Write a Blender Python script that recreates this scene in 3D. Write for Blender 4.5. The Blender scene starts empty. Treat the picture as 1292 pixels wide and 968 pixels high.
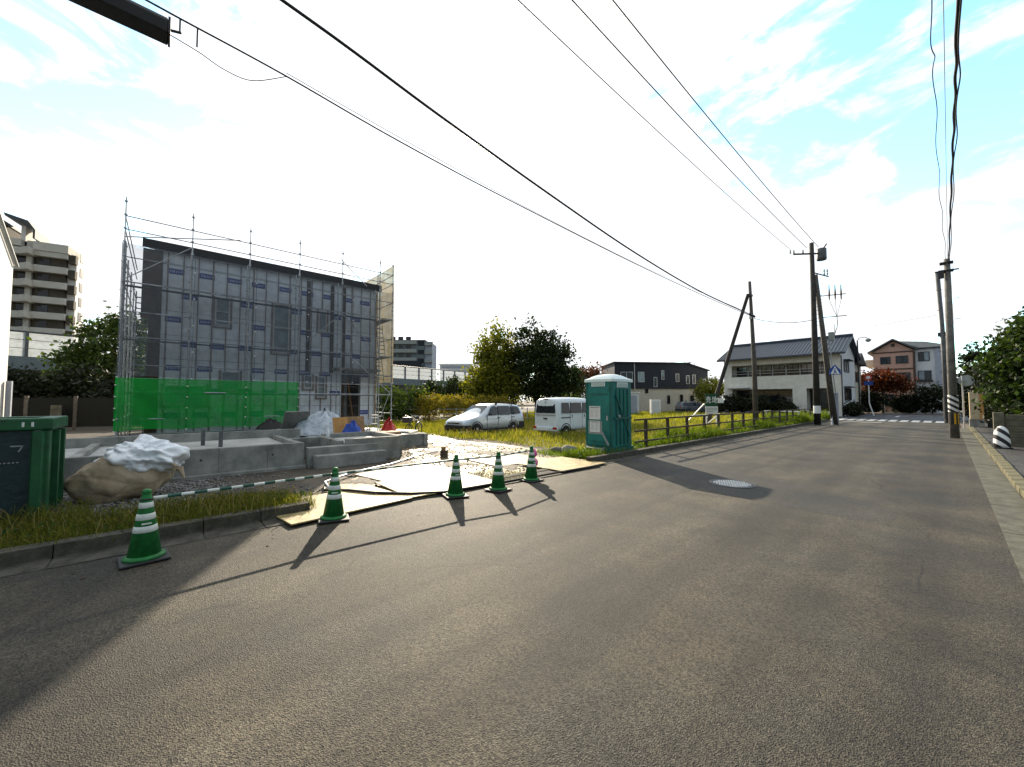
import bpy, math, random
import numpy as np
from mathutils import Vector, Matrix
S = bpy.context.scene
COL = S.collection
R = math.radians
rnd = random.Random(7)
# ------------------------------------------------------------------ camera, world, sun, exposure
cam = bpy.data.cameras.new('camera'); camo = bpy.data.objects.new('camera', cam); COL.objects.link(camo)
cam.sensor_width = 36; cam.lens = 13.65; cam.clip_end = 2000; cam.clip_start = .05
camo.location = (0, 0, 1.62); camo.rotation_euler = (R(92.454), 0, R(48.224)); S.camera = camo
SUN_EL, SUN_AZ = R(24.0), R(59.5)            # azimuth measured from +Y towards -X
sun = bpy.data.lights.new('sun', 'SUN'); suno = bpy.data.objects.new('sun', sun); COL.objects.link(suno)
sun.energy = 4.0; sun.angle = R(.53); sun.color = (1, .86, .66)
sd = Vector((-math.sin(SUN_AZ)*math.cos(SUN_EL), math.cos(SUN_AZ)*math.cos(SUN_EL), math.sin(SUN_EL)))
suno.rotation_euler = sd.to_track_quat('Z', 'Y').to_euler()
W = bpy.data.worlds.new('World'); S.world = W; W.use_nodes = True
def world():
    nt = W.node_tree; nt.nodes.clear(); N = nt.nodes.new; L = nt.links.new
    out = N('ShaderNodeOutputWorld'); bg = N('ShaderNodeBackground'); bg.inputs[1].default_value = .1
    sky = N('ShaderNodeTexSky'); sky.sky_type = 'NISHITA'; sky.sun_disc = False
    sky.sun_elevation = SUN_EL; sky.sun_rotation = -SUN_AZ; sky.air_density = .9; sky.dust_density = .15; sky.ozone_density = 2.5
    tc = N('ShaderNodeTexCoord'); mp = N('ShaderNodeMapping'); mp.inputs['Scale'].default_value = (1, 1, 2.1); mp.inputs['Location'].default_value = (3.3, 1.7, .4)
    L(tc.outputs['Generated'], mp.inputs[0])
    nz = N('ShaderNodeTexNoise'); nz.inputs['Scale'].default_value = 6.0; nz.inputs['Detail'].default_value = 10; nz.inputs['Roughness'].default_value = .62; nz.inputs['Distortion'].default_value = .5
    L(mp.outputs[0], nz.inputs['Vector'])
    # breaks in the cloud layer, in fixed directions of the sky
    acc = None
    for d, w in (((-.87,-.13,.48),.19),((-.835,-.18,.52),.15),((-.23,.80,.56),.11),((-.11,.85,.51),.10),((0,.83,.56),.11),((.09,.86,.52),.06),((.05,.97,.24),.16),((.5,.1,.85),.24),((.7,-.6,.5),.24),((-.2,-.8,.5),.24),((.8,.3,.4),.2),((.2,-.2,.95),.2)):
        v = Vector(d).normalized()
        dp = N('ShaderNodeVectorMath'); dp.operation = 'DOT_PRODUCT'; L(tc.outputs['Generated'], dp.inputs[0]); dp.inputs[1].default_value = v
        mr = N('ShaderNodeMapRange'); mr.interpolation_type = 'SMOOTHSTEP'; mr.inputs[1].default_value = .965; mr.inputs[2].default_value = .997; mr.inputs[3].default_value = 0; mr.inputs[4].default_value = w
        L(dp.outputs['Value'], mr.inputs[0])
        if acc is None: acc = mr.outputs[0]
        else:
            a = N('ShaderNodeMath'); a.operation = 'ADD'; L(acc, a.inputs[0]); L(mr.outputs[0], a.inputs[1]); acc = a.outputs[0]
    sb = N('ShaderNodeMath'); sb.operation = 'SUBTRACT'; ma = N('ShaderNodeMath'); ma.operation = 'MULTIPLY_ADD'; ma.inputs[1].default_value = 2.0; ma.inputs[2].default_value = -.5; L(nz.outputs[0], ma.inputs[0]); L(ma.outputs[0], sb.inputs[0]); L(acc, sb.inputs[1])
    rp = N('ShaderNodeMapRange'); rp.interpolation_type = 'SMOOTHSTEP'; rp.inputs[1].default_value = .12; rp.inputs[2].default_value = .40
    L(sb.outputs[0], rp.inputs[0])
    dp = N('ShaderNodeVectorMath'); dp.operation = 'DOT_PRODUCT'; L(tc.outputs['Generated'], dp.inputs[0]); dp.inputs[1].default_value = sd
    br = N('ShaderNodeFloatCurve'); half = N('ShaderNodeMapRange'); half.inputs[1].default_value = -1; half.inputs[2].default_value = 1; L(dp.outputs['Value'], half.inputs[0]); L(half.outputs[0], br.inputs['Value'])
    cv = br.mapping.curves[0]; cv.points[0].location = (0, .14); cv.points[1].location = (1, .56); cv.points.new(.35, .20); cv.points.new(.52, .29); cv.points.new(.66, .385); cv.points.new(.78, .42); br.mapping.update()
    cl = N('ShaderNodeVectorMath'); cl.operation = 'SCALE'; cl.inputs[0].default_value = (.98, 1, 1.03); ten = N('ShaderNodeMath'); ten.operation = 'MULTIPLY'; ten.inputs[1].default_value = 11.6; L(br.outputs[0], ten.inputs[0]); L(ten.outputs[0], cl.inputs['Scale'])
    tint = N('ShaderNodeVectorMath'); tint.operation = 'MULTIPLY'; L(sky.outputs[0], tint.inputs[0]); tint.inputs[1].default_value = (2.3, 2.65, 2.15)
    mx = N('ShaderNodeMix'); mx.data_type = 'RGBA'; L(rp.outputs[0], mx.inputs[0]); L(tint.outputs[0], mx.inputs[6]); L(cl.outputs[0], mx.inputs[7])
    L(mx.outputs[2], bg.inputs[0]); L(bg.outputs[0], out.inputs[0])
world()
S.view_settings.view_transform = 'Standard'; S.view_settings.look = 'None'; S.view_settings.gamma = 1
S.view_settings.exposure = 1.2
S.render.engine = 'CYCLES'
S.cycles.max_bounces = 6; S.cycles.transparent_max_bounces = 16
# ------------------------------------------------------------------ helpers
class MB:
    def __init__(s): s.v = []; s.f = []
    def add(s, vs, fs):
        b = len(s.v); s.v += [tuple(p) for p in vs]; s.f += [tuple(b+i for i in f) for f in fs]; return s
    def box(s, x0, x1, y0, y1, z0, z1):
        return s.add([(x0,y0,z0),(x1,y0,z0),(x1,y1,z0),(x0,y1,z0),(x0,y0,z1),(x1,y0,z1),(x1,y1,z1),(x0,y1,z1)],
                     [(0,3,2,1),(4,5,6,7),(0,1,5,4),(1,2,6,5),(2,3,7,6),(3,0,4,7)])
    def obox(s, c, sz, rot=(0,0,0)):
        from mathutils import Euler
        m = Euler(rot).to_matrix(); hx, hy, hz = sz[0]/2, sz[1]/2, sz[2]/2; c = Vector(c)
        vs = [m @ Vector(p) + c for p in ((-hx,-hy,-hz),(hx,-hy,-hz),(hx,hy,-hz),(-hx,hy,-hz),(-hx,-hy,hz),(hx,-hy,hz),(hx,hy,hz),(-hx,hy,hz))]
        return s.add(vs, [(0,3,2,1),(4,5,6,7),(0,1,5,4),(1,2,6,5),(2,3,7,6),(3,0,4,7)])
    def ext(s, poly, vec):
        n = len(poly); vec = Vector(vec); p2 = [Vector(p)+vec for p in poly]
        return s.add(list(poly)+p2, [tuple(range(n))[::-1], tuple(range(n, 2*n))] + [(i,(i+1)%n,n+(i+1)%n,n+i) for i in range(n)])
    def prism(s, poly, z0, z1): return s.ext([(x,y,z0) for x,y in poly], (0,0,z1-z0))
    def tube(s, pts, r, n=6):
        P = [Vector(p) for p in pts]; k = len(P); rs = r if hasattr(r,'__len__') else [r]*k
        up = None; vs = []
        for i in range(k):
            t = (P[min(i+1,k-1)]-P[max(i-1,0)]).normalized()
            if up is None: up = Vector((0,0,1)) if abs(t.z) < .9 else Vector((1,0,0))
            a = t.cross(up)
            if a.length < 1e-4: a = t.cross(Vector((0,1,0)))
            a.normalize(); b = a.cross(t).normalized(); up = b
            for j in range(n):
                th = 2*math.pi*j/n; vs.append(P[i]+a*math.cos(th)*rs[i]+b*math.sin(th)*rs[i])
        fs = [(i*n+j, i*n+(j+1)%n, (i+1)*n+(j+1)%n, (i+1)*n+j) for i in range(k-1) for j in range(n)]
        fs += [tuple(range(n))[::-1], tuple(range((k-1)*n, k*n))]
        return s.add(vs, fs)
    def cyl(s, p, q, r, r2=None, n=10): return s.tube([p, q], [r, r if r2 is None else r2], n)
    def lathe(s, prof, c=(0,0,0), n=16):
        vs = [(c[0]+r*math.cos(2*math.pi*j/n), c[1]+r*math.sin(2*math.pi*j/n), c[2]+z) for r,z in prof for j in range(n)]
        k = len(prof)
        fs = [(i*n+j, i*n+(j+1)%n, (i+1)*n+(j+1)%n, (i+1)*n+j) for i in range(k-1) for j in range(n)]
        fs += [tuple(range(n))[::-1], tuple(range((k-1)*n, k*n))]
        return s.add(vs, fs)
    def strip(s, pts, w, nrm, h):   # flat stroke of a letter: bars along pts, width w, in the plane with normal nrm
        nrm = Vector(nrm).normalized()
        for a, b in zip(pts, pts[1:]):
            a, b = Vector(a), Vector(b); t = (b-a).normalized(); sd_ = t.cross(nrm)*w/2; a = a - t*w*.3; b = b + t*w*.3
            s.ext([a-sd_, b-sd_, b+sd_, a+sd_], nrm*h)
        return s
    def mesh(s, name):
        me = bpy.data.meshes.new(name); me.from_pydata([tuple(p) for p in s.v], [], s.f); me.update(); return me
    def build(s, name, m, parent=None, smooth=False, bevel=0, sub=0):
        return link(name, s.mesh(name), m, parent, smooth, bevel, sub)
def link(name, me, m, parent=None, smooth=False, bevel=0, sub=0):
    if m is not None and not me.materials: me.materials.append(m)
    o = bpy.data.objects.new(name, me); COL.objects.link(o)
    if parent: o.parent = parent
    if smooth: me.polygons.foreach_set('use_smooth', [True]*len(me.polygons))
    if sub: md = o.modifiers.new('s','SUBSURF'); md.levels = md.render_levels = sub
    if bevel: md = o.modifiers.new('b','BEVEL'); md.width = bevel; md.segments = 2; md.limit_method = 'ANGLE'; md.angle_limit = .7
    return o
def tag(o, label=None, cat=None, group=None, kind=None):
    if label: o['label'] = label
    if cat: o['category'] = cat
    if group: o['group'] = group
    if kind: o['kind'] = kind
    return o
def thing(name, label, cat, loc=(0,0,0), rz=0, group=None):
    o = bpy.data.objects.new(name, None); COL.objects.link(o); o.location = loc; o.rotation_euler = (0,0,rz); o.empty_display_size = .2
    return tag(o, label, cat, group)
def dup(root, loc=None, rz=None, label=None, group=None, scale=None):
    def cp(o, par):
        c = o.copy(); COL.objects.link(c); c.parent = par
        for ch in list(o.children): cp(ch, c)
        return c
    r = cp(root, None)
    if loc: r.location = loc
    if rz is not None: r.rotation_euler = (0,0,rz)
    if scale: r.scale = (scale,)*3
    if label: r['label'] = label
    if group: r['group'] = group
    return r
def again(o, loc, rot=None, parent=None):      # one more of the same piece, sharing mesh data
    c = o.copy(); COL.objects.link(c); c.location = loc
    if rot: c.rotation_euler = rot
    if parent: c.parent = parent
    return c
# ------------------------------------------------------------------ materials
def mat(name, c, rough=.7, var=.2, scale=3, bump=0, bscale=60, metal=0, spec=.4, c2=None, cscale=None, alpha=1, detail=4):
    m = bpy.data.materials.new(name); m.use_nodes = True; nt = m.node_tree; N = nt.nodes.new; L = nt.links.new
    p = nt.nodes['Principled BSDF']; p.inputs['Roughness'].default_value = rough; p.inputs['Metallic'].default_value = metal
    p.inputs['Specular IOR Level'].default_value = spec; p.inputs['Alpha'].default_value = alpha
    tc = N('ShaderNodeTexCoord'); nz = N('ShaderNodeTexNoise'); nz.inputs['Scale'].default_value = cscale or scale; nz.inputs['Detail'].default_value = detail; nz.inputs['Roughness'].default_value = .62
    L(tc.outputs['Object'], nz.inputs['Vector'])
    rp = N('ShaderNodeValToRGB'); rp.color_ramp.elements[0].position = .32; rp.color_ramp.elements[1].position = .68
    a = tuple(x*(1-var) for x in c); b = tuple(min(1, x*(1+var)) for x in c)
    if c2: a, b = c, c2
    rp.color_ramp.elements[0].color = (*a, 1); rp.color_ramp.elements[1].color = (*b, 1)
    L(nz.outputs[0], rp.inputs[0]); L(rp.outputs[0], p.inputs['Base Color'])
    if bump:
        n2 = N('ShaderNodeTexNoise'); n2.inputs['Scale'].default_value = bscale; n2.inputs['Detail'].default_value = 5; L(tc.outputs['Object'], n2.inputs['Vector'])
        bp = N('ShaderNodeBump'); bp.inputs['Strength'].default_value = bump; bp.inputs['Distance'].default_value = .02 if bscale > 10 else .08; L(n2.outputs[0], bp.inputs['Height']); L(bp.outputs[0], p.inputs['Normal'])
    return m
def leafmat(name, dark, light, trans=.35, tcol=None):
    m = bpy.data.materials.new(name); m.use_nodes = True; nt = m.node_tree; nt.nodes.clear(); N = nt.nodes.new; L = nt.links.new
    g = N('ShaderNodeNewGeometry'); rp = N('ShaderNodeValToRGB')
    rp.color_ramp.elements[0].color = (*dark,1); rp.color_ramp.elements[1].color = (*light,1); L(g.outputs['Random Per Island'], rp.inputs[0])
    d = N('ShaderNodeBsdfPrincipled'); d.inputs['Roughness'].default_value = .6; d.inputs['Specular IOR Level'].default_value = .25; t = N('ShaderNodeBsdfTranslucent'); mx = N('ShaderNodeMixShader'); mx.inputs[0].default_value = trans
    L(rp.outputs[0], d.inputs['Base Color'])
    mu = N('ShaderNodeMix'); mu.data_type = 'RGBA'; mu.blend_type = 'MULTIPLY'; mu.inputs[0].default_value = 1; L(rp.outputs[0], mu.inputs[6]); mu.inputs[7].default_value = (*(tcol or (1.6,1.6,.6)),1)
    L(mu.outputs[2], t.inputs[0]); L(d.outputs[0], mx.inputs[1]); L(t.outputs[0], mx.inputs[2])
    o = N('ShaderNodeOutputMaterial'); L(mx.outputs[0], o.inputs[0]); return m
def netmat(name, c, alpha, trans=.5, scale=0):
    m = bpy.data.materials.new(name); m.use_nodes = True; nt = m.node_tree; nt.nodes.clear(); N = nt.nodes.new; L = nt.links.new
    d = N('ShaderNodeBsdfDiffuse'); t = N('ShaderNodeBsdfTranslucent'); d.inputs[0].default_value = (*c,1); t.inputs[0].default_value = (*c,1)
    mx = N('ShaderNodeMixShader'); mx.inputs[0].default_value = trans; L(d.outputs[0], mx.inputs[1]); L(t.outputs[0], mx.inputs[2])
    tr = N('ShaderNodeBsdfTransparent'); m2 = N('ShaderNodeMixShader'); L(tr.outputs[0], m2.inputs[1]); L(mx.outputs[0], m2.inputs[2])
    tc = N('ShaderNodeTexCoord'); nz = N('ShaderNodeTexNoise'); nz.inputs['Scale'].default_value = 2.2; nz.inputs['Detail'].default_value = 6; L(tc.outputs['Object'], nz.inputs['Vector'])
    mr = N('ShaderNodeMapRange'); mr.inputs[1].default_value = .3; mr.inputs[2].default_value = .7; mr.inputs[3].default_value = alpha-.07; mr.inputs[4].default_value = min(1, alpha+.07); L(nz.outputs[0], mr.inputs[0]); L(mr.outputs[0], m2.inputs[0])
    o = N('ShaderNodeOutputMaterial'); L(m2.outputs[0], o.inputs[0]); return m
def asphalt(name, base, warm, fine=420, rough=.72, big=.35, lanes=()):
    m = bpy.data.materials.new(name); m.use_nodes = True; nt = m.node_tree; N = nt.nodes.new; L = nt.links.new
    p = nt.nodes['Principled BSDF']; p.inputs['Roughness'].default_value = rough; p.inputs['Specular IOR Level'].default_value = .32
    tc = N('ShaderNodeTexCoord')
    def noise(sc, det=4, ro=.6, stretch=None):
        n = N('ShaderNodeTexNoise'); n.inputs['Scale'].default_value = sc; n.inputs['Detail'].default_value = det; n.inputs['Roughness'].default_value = ro
        if stretch:
            mp = N('ShaderNodeMapping'); mp.inputs['Scale'].default_value = stretch; L(tc.outputs['Object'], mp.inputs[0]); L(mp.outputs[0], n.inputs['Vector'])
        else: L(tc.outputs['Object'], n.inputs['Vector'])
        return n.outputs[0]
    def rng(src, a, b, c, d):
        r = N('ShaderNodeMapRange'); r.inputs[1].default_value = a; r.inputs[2].default_value = b; r.inputs[3].default_value = c; r.inputs[4].default_value = d; L(src, r.inputs[0]); return r.outputs[0]
    def mul(a, b):
        k = N('ShaderNodeMath'); k.operation = 'MULTIPLY'; L(a, k.inputs[0]); L(b, k.inputs[1]); return k.outputs[0]
    v = N('ShaderNodeTexVoronoi'); v.inputs['Scale'].default_value = 100; L(tc.outputs['Object'], v.inputs['Vector'])
    vc = N('ShaderNodeSeparateColor'); L(v.outputs['Color'], vc.inputs[0])
    f = mul(mul(mul(rng(noise(.55, 5, .6), .3, .7, 1-big, 1+big), rng(noise(1.0, 4, .6, (1.6,.12,1)), .32, .68, .66, 1.26)), rng(noise(75, 4), .3, .7, .6, 1.4)), rng(vc.outputs[0], 0, 1, .25, 1.9))
    if lanes:
        sx = N('ShaderNodeSeparateXYZ'); L(tc.outputs['Object'], sx.inputs[0])
        wob = N('ShaderNodeMath'); wob.operation = 'MULTIPLY_ADD'; L(noise(1.4, 5, .6, (1,.35,1)), wob.inputs[0]); wob.inputs[1].default_value = .5; L(sx.outputs[0], wob.inputs[2])
        for x0, w, k in lanes:
            d = N('ShaderNodeMath'); d.operation = 'SUBTRACT'; L(wob.outputs[0], d.inputs[0]); d.inputs[1].default_value = x0+.25
            ab = N('ShaderNodeMath'); ab.operation = 'ABSOLUTE'; L(d.outputs[0], ab.inputs[0]); f = mul(f, rng(ab.outputs[0], w*.35, w, k, 1))
        vo = N('ShaderNodeTexVoronoi'); vo.feature = 'DISTANCE_TO_EDGE'; vo.inputs['Scale'].default_value = .42
        wp = N('ShaderNodeMix'); wp.data_type = 'VECTOR'; wp.inputs[0].default_value = .16; nn = N('ShaderNodeTexNoise'); nn.inputs['Scale'].default_value = 2.2; nn.inputs['Detail'].default_value = 6; L(tc.outputs['Object'], nn.inputs['Vector']); L(tc.outputs['Object'], wp.inputs[4]); L(nn.outputs['Color'], wp.inputs[5]); L(wp.outputs[1], vo.inputs['Vector'])
        ck = N('ShaderNodeMath'); ck.operation = 'MAXIMUM'; L(rng(vo.outputs['Distance'], .0015, .005, .45, 1), ck.inputs[0]); L(rng(noise(.35, 2), .50, .56, 1, 0), ck.inputs[1]); f = mul(f, ck.outputs[0])
        f = mul(f, rng(noise(2.1, 3), .60, .72, 1, .78))
    cm = N('ShaderNodeMix'); cm.data_type = 'RGBA'; cm.inputs[6].default_value = (*base,1); cm.inputs[7].default_value = (*warm,1); L(rng(noise(.9, 3), .35, .65, 0, 1), cm.inputs[0])
    sc = N('ShaderNodeVectorMath'); sc.operation = 'SCALE'; L(cm.outputs[2], sc.inputs[0]); L(f, sc.inputs['Scale']); L(sc.outputs[0], p.inputs['Base Color'])
    vd = N('ShaderNodeTexVoronoi'); vd.inputs['Scale'].default_value = 130; L(tc.outputs['Object'], vd.inputs['Vector'])
    ad = N('ShaderNodeMath'); ad.operation = 'ADD'; L(vd.outputs['Distance'], ad.inputs[0]); L(noise(110, 4), ad.inputs[1])
    bp = N('ShaderNodeBump'); bp.inputs['Strength'].default_value = .9; bp.inputs['Distance'].default_value = .006; L(ad.outputs[0], bp.inputs['Height']); L(bp.outputs[0], p.inputs['Normal'])
    return m
def stripes(name, a, b, freq, slant):       # diagonal printed stripes on a guard sleeve
    m = mat(name, a, .5); nt = m.node_tree; N = nt.nodes.new; L = nt.links.new; p = nt.nodes['Principled BSDF']
    tc = N('ShaderNodeTexCoord'); dp = N('ShaderNodeVectorMath'); dp.operation = 'DOT_PRODUCT'; L(tc.outputs['Object'], dp.inputs[0]); dp.inputs[1].default_value = slant
    k = N('ShaderNodeMath'); k.operation = 'MULTIPLY'; L(dp.outputs['Value'], k.inputs[0]); k.inputs[1].default_value = freq
    fr = N('ShaderNodeMath'); fr.operation = 'FRACT'; L(k.outputs[0], fr.inputs[0]); gt = N('ShaderNodeMath'); gt.operation = 'GREATER_THAN'; gt.inputs[1].default_value = .5; L(fr.outputs[0], gt.inputs[0])
    mx = N('ShaderNodeMix'); mx.data_type = 'RGBA'; mx.inputs[6].default_value = (*a,1); mx.inputs[7].default_value = (*b,1); L(gt.outputs[0], mx.inputs[0]); L(mx.outputs[2], p.inputs['Base Color']); return m
M = dict(
 soil=mat('soil', (.085,.07,.05), .95, c2=(.17,.145,.11), scale=1.3, bump=.8, bscale=14),
 sand=mat('pale_sand', (.04,.03,.016), .6, c2=(.42,.35,.20), scale=2.2, bump=.9, spec=.2, bscale=16, detail=8),
 plate=mat('plywood_plate', (.17,.12,.045), .6, c2=(.52,.42,.19), scale=4.5, bump=.3, bscale=14, detail=9),
 mud=mat('muddy_board', (.06,.045,.022), .5, c2=(.50,.43,.27), scale=2.6, bump=.4, bscale=14, detail=9, spec=.3), earth=mat('dark_earth', (.030,.024,.017), .8, c2=(.085,.068,.047), scale=1.6, bump=.9, bscale=12, detail=8), gravel=mat('gravel', (.10,.10,.095), .9, c2=(.26,.25,.24), scale=9, bump=.5),
 asph=asphalt('asphalt', (.028,.026,.020), (.052,.043,.028), big=.55, lanes=((-1.7,.3,.74),(-4.6,.35,.80),(-3.1,.12,.72),(-.25,.3,.8),(-2.35,.22,1.22),(-4.0,.2,1.2),(-1.05,.15,1.18))),
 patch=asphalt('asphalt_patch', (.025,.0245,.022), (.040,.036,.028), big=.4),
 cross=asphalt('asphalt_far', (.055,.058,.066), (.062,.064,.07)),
 walk=asphalt('pavement_asphalt', (.045,.045,.047), (.05,.048,.045)),
 conc=mat('concrete', (.13,.135,.125), .85, c2=(.32,.32,.295), scale=2.6, bump=.25, bscale=45, detail=8),
 floor=mat('pale_screed', (.30,.30,.28), .7, c2=(.46,.46,.44), scale=1.5, bump=.1), conc_d=mat('old_concrete', (.045,.046,.033), .9, c2=(.115,.112,.085), scale=4, bump=.5, bscale=40, detail=8),
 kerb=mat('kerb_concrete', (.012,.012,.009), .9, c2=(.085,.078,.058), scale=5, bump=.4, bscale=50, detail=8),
 kerb_y=mat('mossy_kerb', (.055,.052,.027), .9, c2=(.16,.145,.08), scale=5, bump=.4, bscale=50, detail=8),
 white=mat('white_paint', (.78,.78,.76), .45, var=.06), roadpaint=mat('road_paint', (.62,.62,.6), .7, var=.2, scale=8, detail=8),
 dark=mat('dark_metal', (.03,.03,.032), .5, metal=.3), black=mat('black_rubber', (.014,.014,.015), .6), wire=mat('black_cable', (.012,.012,.013), .5),
 steel=mat('galvanised_steel', (.36,.39,.42), .45, metal=.75, var=.25, scale=6), steel_d=mat('dull_steel', (.10,.105,.11), .55, metal=.5, var=.3),
 wood=mat('timber', (.20,.115,.055), .8, c2=(.34,.21,.11), scale=6, bump=.2), wood_d=mat('dark_timber', (.045,.03,.022), .8, c2=(.095,.062,.04), scale=6, bump=.2),
 batten=mat('grey_batten', (.17,.15,.145), .8, c2=(.28,.245,.23), scale=5), sheet=mat('house_wrap', (.58,.64,.72), .4, c2=(.74,.79,.85), scale=4, bump=.6, bscale=4),
 print=mat('blue_print', (.02,.045,.24), .5, var=.25), print_w=mat('pale_print', (.32,.36,.48), .5), roof_d=mat('dark_fascia', (.022,.024,.028), .6),
 film=mat('filmed_glass', (.14,.20,.24), .2, c2=(.24,.31,.35), scale=3, spec=.7), glass=mat('window_glass', (.022,.034,.042), .06, var=.3, spec=.5), glass_d=mat('dark_glass', (.012,.015,.018), .06, spec=.7), frame=mat('aluminium_frame', (.45,.46,.47), .4, metal=.4), fence_d=mat('dark_panel', (.005,.006,.004), .9), frame_d=mat('bronze_frame', (.03,.028,.026), .5),
 navy=mat('navy_siding', (.010,.014,.024), .6, var=.25), beige=mat('beige_wall', (.50,.46,.37), .85, var=.1), cream=mat('cream_render', (.62,.60,.54), .85, var=.1), offw=mat('offwhite_wall', (.60,.62,.64), .85, var=.08),
 pink=mat('pink_siding', (.44,.28,.22), .8, var=.12), grayblue=mat('grey_siding', (.32,.35,.41), .8, var=.1), brown=mat('brown_trim', (.06,.038,.028), .7),
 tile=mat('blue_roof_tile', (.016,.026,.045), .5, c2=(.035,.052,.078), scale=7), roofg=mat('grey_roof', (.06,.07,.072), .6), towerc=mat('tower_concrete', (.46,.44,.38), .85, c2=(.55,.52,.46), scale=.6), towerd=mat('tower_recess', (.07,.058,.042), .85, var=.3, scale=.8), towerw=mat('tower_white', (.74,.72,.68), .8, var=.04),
 cgreen=mat('cone_green', (.008,.085,.02), .6, c2=(.014,.19,.04), scale=14, detail=8), cwhite=mat('reflective_band', (.50,.53,.48), .5, c2=(.70,.73,.69), scale=16, detail=8), bgreen=mat('bar_green', (.012,.075,.05), .4), 
 teal=mat('teal_plastic', (.006,.15,.13), .42, var=.25), teal_d=mat('teal_dark_trim', (.006,.10,.08), .5), roofw=mat('milky_roof', (.70,.82,.80), .35, var=.05), paper=mat('paper_notice', (.66,.66,.64), .7, var=.08, scale=30), ink=mat('print_ink', (.08,.08,.085), .7),  # teal_d is a deeper teal plastic for the trim parts
 dgreen=mat('dumpster_green', (.004,.045,.016), .5, c2=(.010,.10,.032), scale=4, bump=.15, bscale=12), dblue=mat('dumpster_blue', (.005,.016,.020), .5, c2=(.010,.032,.038), scale=3, bump=.2, bscale=10), rust=mat('rust', (.05,.028,.016), .9, c2=(.10,.055,.03), scale=10),
 bag=mat('woven_bag', (.27,.205,.125), .7, c2=(.45,.37,.26), scale=2.5, bump=.35, bscale=5), poly=mat('white_polythene', (.76,.79,.82), .22, var=.08, scale=6, spec=.7, bump=.25, bscale=6),
 silver=mat('silver_paint', (.52,.57,.61), .26, metal=.5, var=.04), vanw=mat('van_white', (.68,.74,.77), .3, var=.03), bumper=mat('black_bumper', (.012,.012,.013), .6), lamp=mat('headlamp_glass', (.65,.68,.7), .1, spec=.9), red=mat('red_lens', (.40,.012,.010), .25), tyre=mat('tyre', (.014,.014,.014), .85), rim=mat('steel_wheel', (.48,.49,.5), .4, metal=.5), greycar=mat('grey_paint', (.16,.18,.2), .3, metal=.4),
 polec=mat('pole_concrete', (.085,.08,.07), .85, c2=(.19,.18,.16), scale=4, bump=.2, bscale=40), poled=mat('pole_creosote', (.018,.016,.014), .8, c2=(.045,.04,.034), scale=5), polew=mat('pole_wood_grey', (.05,.045,.038), .85, c2=(.11,.10,.085), scale=6),
 insul=mat('insulator', (.45,.45,.43), .3), boxg=mat('grey_box', (.26,.28,.27), .6), yellow=mat('reflector_yellow', (.62,.30,.02), .5), blue=mat('sign_blue', (.012,.06,.30), .5, var=.05), sgreen=mat('sign_green', (.006,.06,.022), .55, var=.1), signback=mat('sign_back', (.33,.35,.33), .5, metal=.4), redsign=mat('sign_red', (.5,.05,.05), .5), pinkp=mat('pink_plastic', (.72,.12,.33), .45), 
 creamp=mat('cream_pillar', (.52,.42,.27), .85, var=.12), blockw=mat('block_wall', (.065,.062,.04), .9, c2=(.14,.13,.09), scale=5, bump=.5, bscale=30, detail=8), bark=mat('bark', (.03,.024,.018), .9, c2=(.075,.06,.045), scale=8, bump=.5),
 orange=mat('orange_board', (.42,.20,.05), .7, c2=(.55,.30,.10), scale=5), bluebox=mat('blue_sheeting', (.014,.06,.35), .5, var=.25), tarp=mat('silver_tarp', (.36,.42,.46), .3, c2=(.60,.65,.70), scale=4, bump=1, bscale=7), stone=mat('stone', (.14,.135,.12), .9, c2=(.26,.25,.23), scale=5, bump=.4), brownrail=mat('brown_rail', (.03,.022,.014), .7, c2=(.07,.05,.03), scale=8),
 embank=mat('dark_bank', (.018,.02,.012), .95, c2=(.04,.04,.025), scale=.8), barrier=mat('barrier_concrete', (.13,.16,.17), .8, var=.12), bottle=mat('white_bottle', (.7,.74,.78), .25),
 mono=stripes('black_white_guard', (.72,.72,.70), (.012,.012,.012), 4.2, (.75,0,1)), hazard=stripes('black_yellow_guard', (.66,.36,.02), (.014,.012,.01), 6.5, (1,1,0)),
 mono2=stripes('black_white_boot', (.76,.76,.74), (.012,.012,.012), 3.4, (.9,.3,1)),
 net_g=netmat('green_mesh', (.018,.44,.07), .72, .4), net_d=netmat('grey_mesh', (.16,.19,.225), .42, .42), net_y=netmat('pale_mesh', (.40,.34,.20), .90, .45), acryl=netmat('acrylic_panel', (.7,.75,.78), .35, .6),
 l_grass=leafmat('grass_blades', (.045,.065,.010), (.16,.16,.03), .4), l_dry=leafmat('dry_stalks', (.12,.09,.04), (.34,.27,.13), .3), l_weed=leafmat('broad_weeds', (.015,.045,.008), (.06,.12,.02), .3), l_lush=leafmat('lush_grass', (.035,.08,.008), (.16,.21,.02), .45), l_field=leafmat('field_grass', (.09,.14,.012), (.37,.32,.045), .4), l_gold=leafmat('goldenrod', (.09,.10,.012), (.32,.24,.03), .35),
 l_yel=leafmat('yellow_green_leaves', (.06,.08,.008), (.21,.20,.018), .45), l_dark=leafmat('dark_leaves', (.009,.018,.005), (.034,.054,.012), .25), l_mid=leafmat('mid_leaves', (.018,.035,.008), (.07,.11,.02), .33), l_hedge=leafmat('hedge_leaves', (.008,.018,.004), (.06,.10,.016), .25), l_black=leafmat('black_green_leaves', (.007,.011,.005), (.022,.028,.009), .2), l_red=leafmat('maple_leaves', (.05,.012,.006), (.16,.045,.010), .3, (1.5,1.1,.7)), l_rust=leafmat('rust_leaves', (.05,.022,.012), (.14,.06,.025), .35, (1.4,1.2,.8)),  # l_black is a near-black green leaf colour
)
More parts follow.
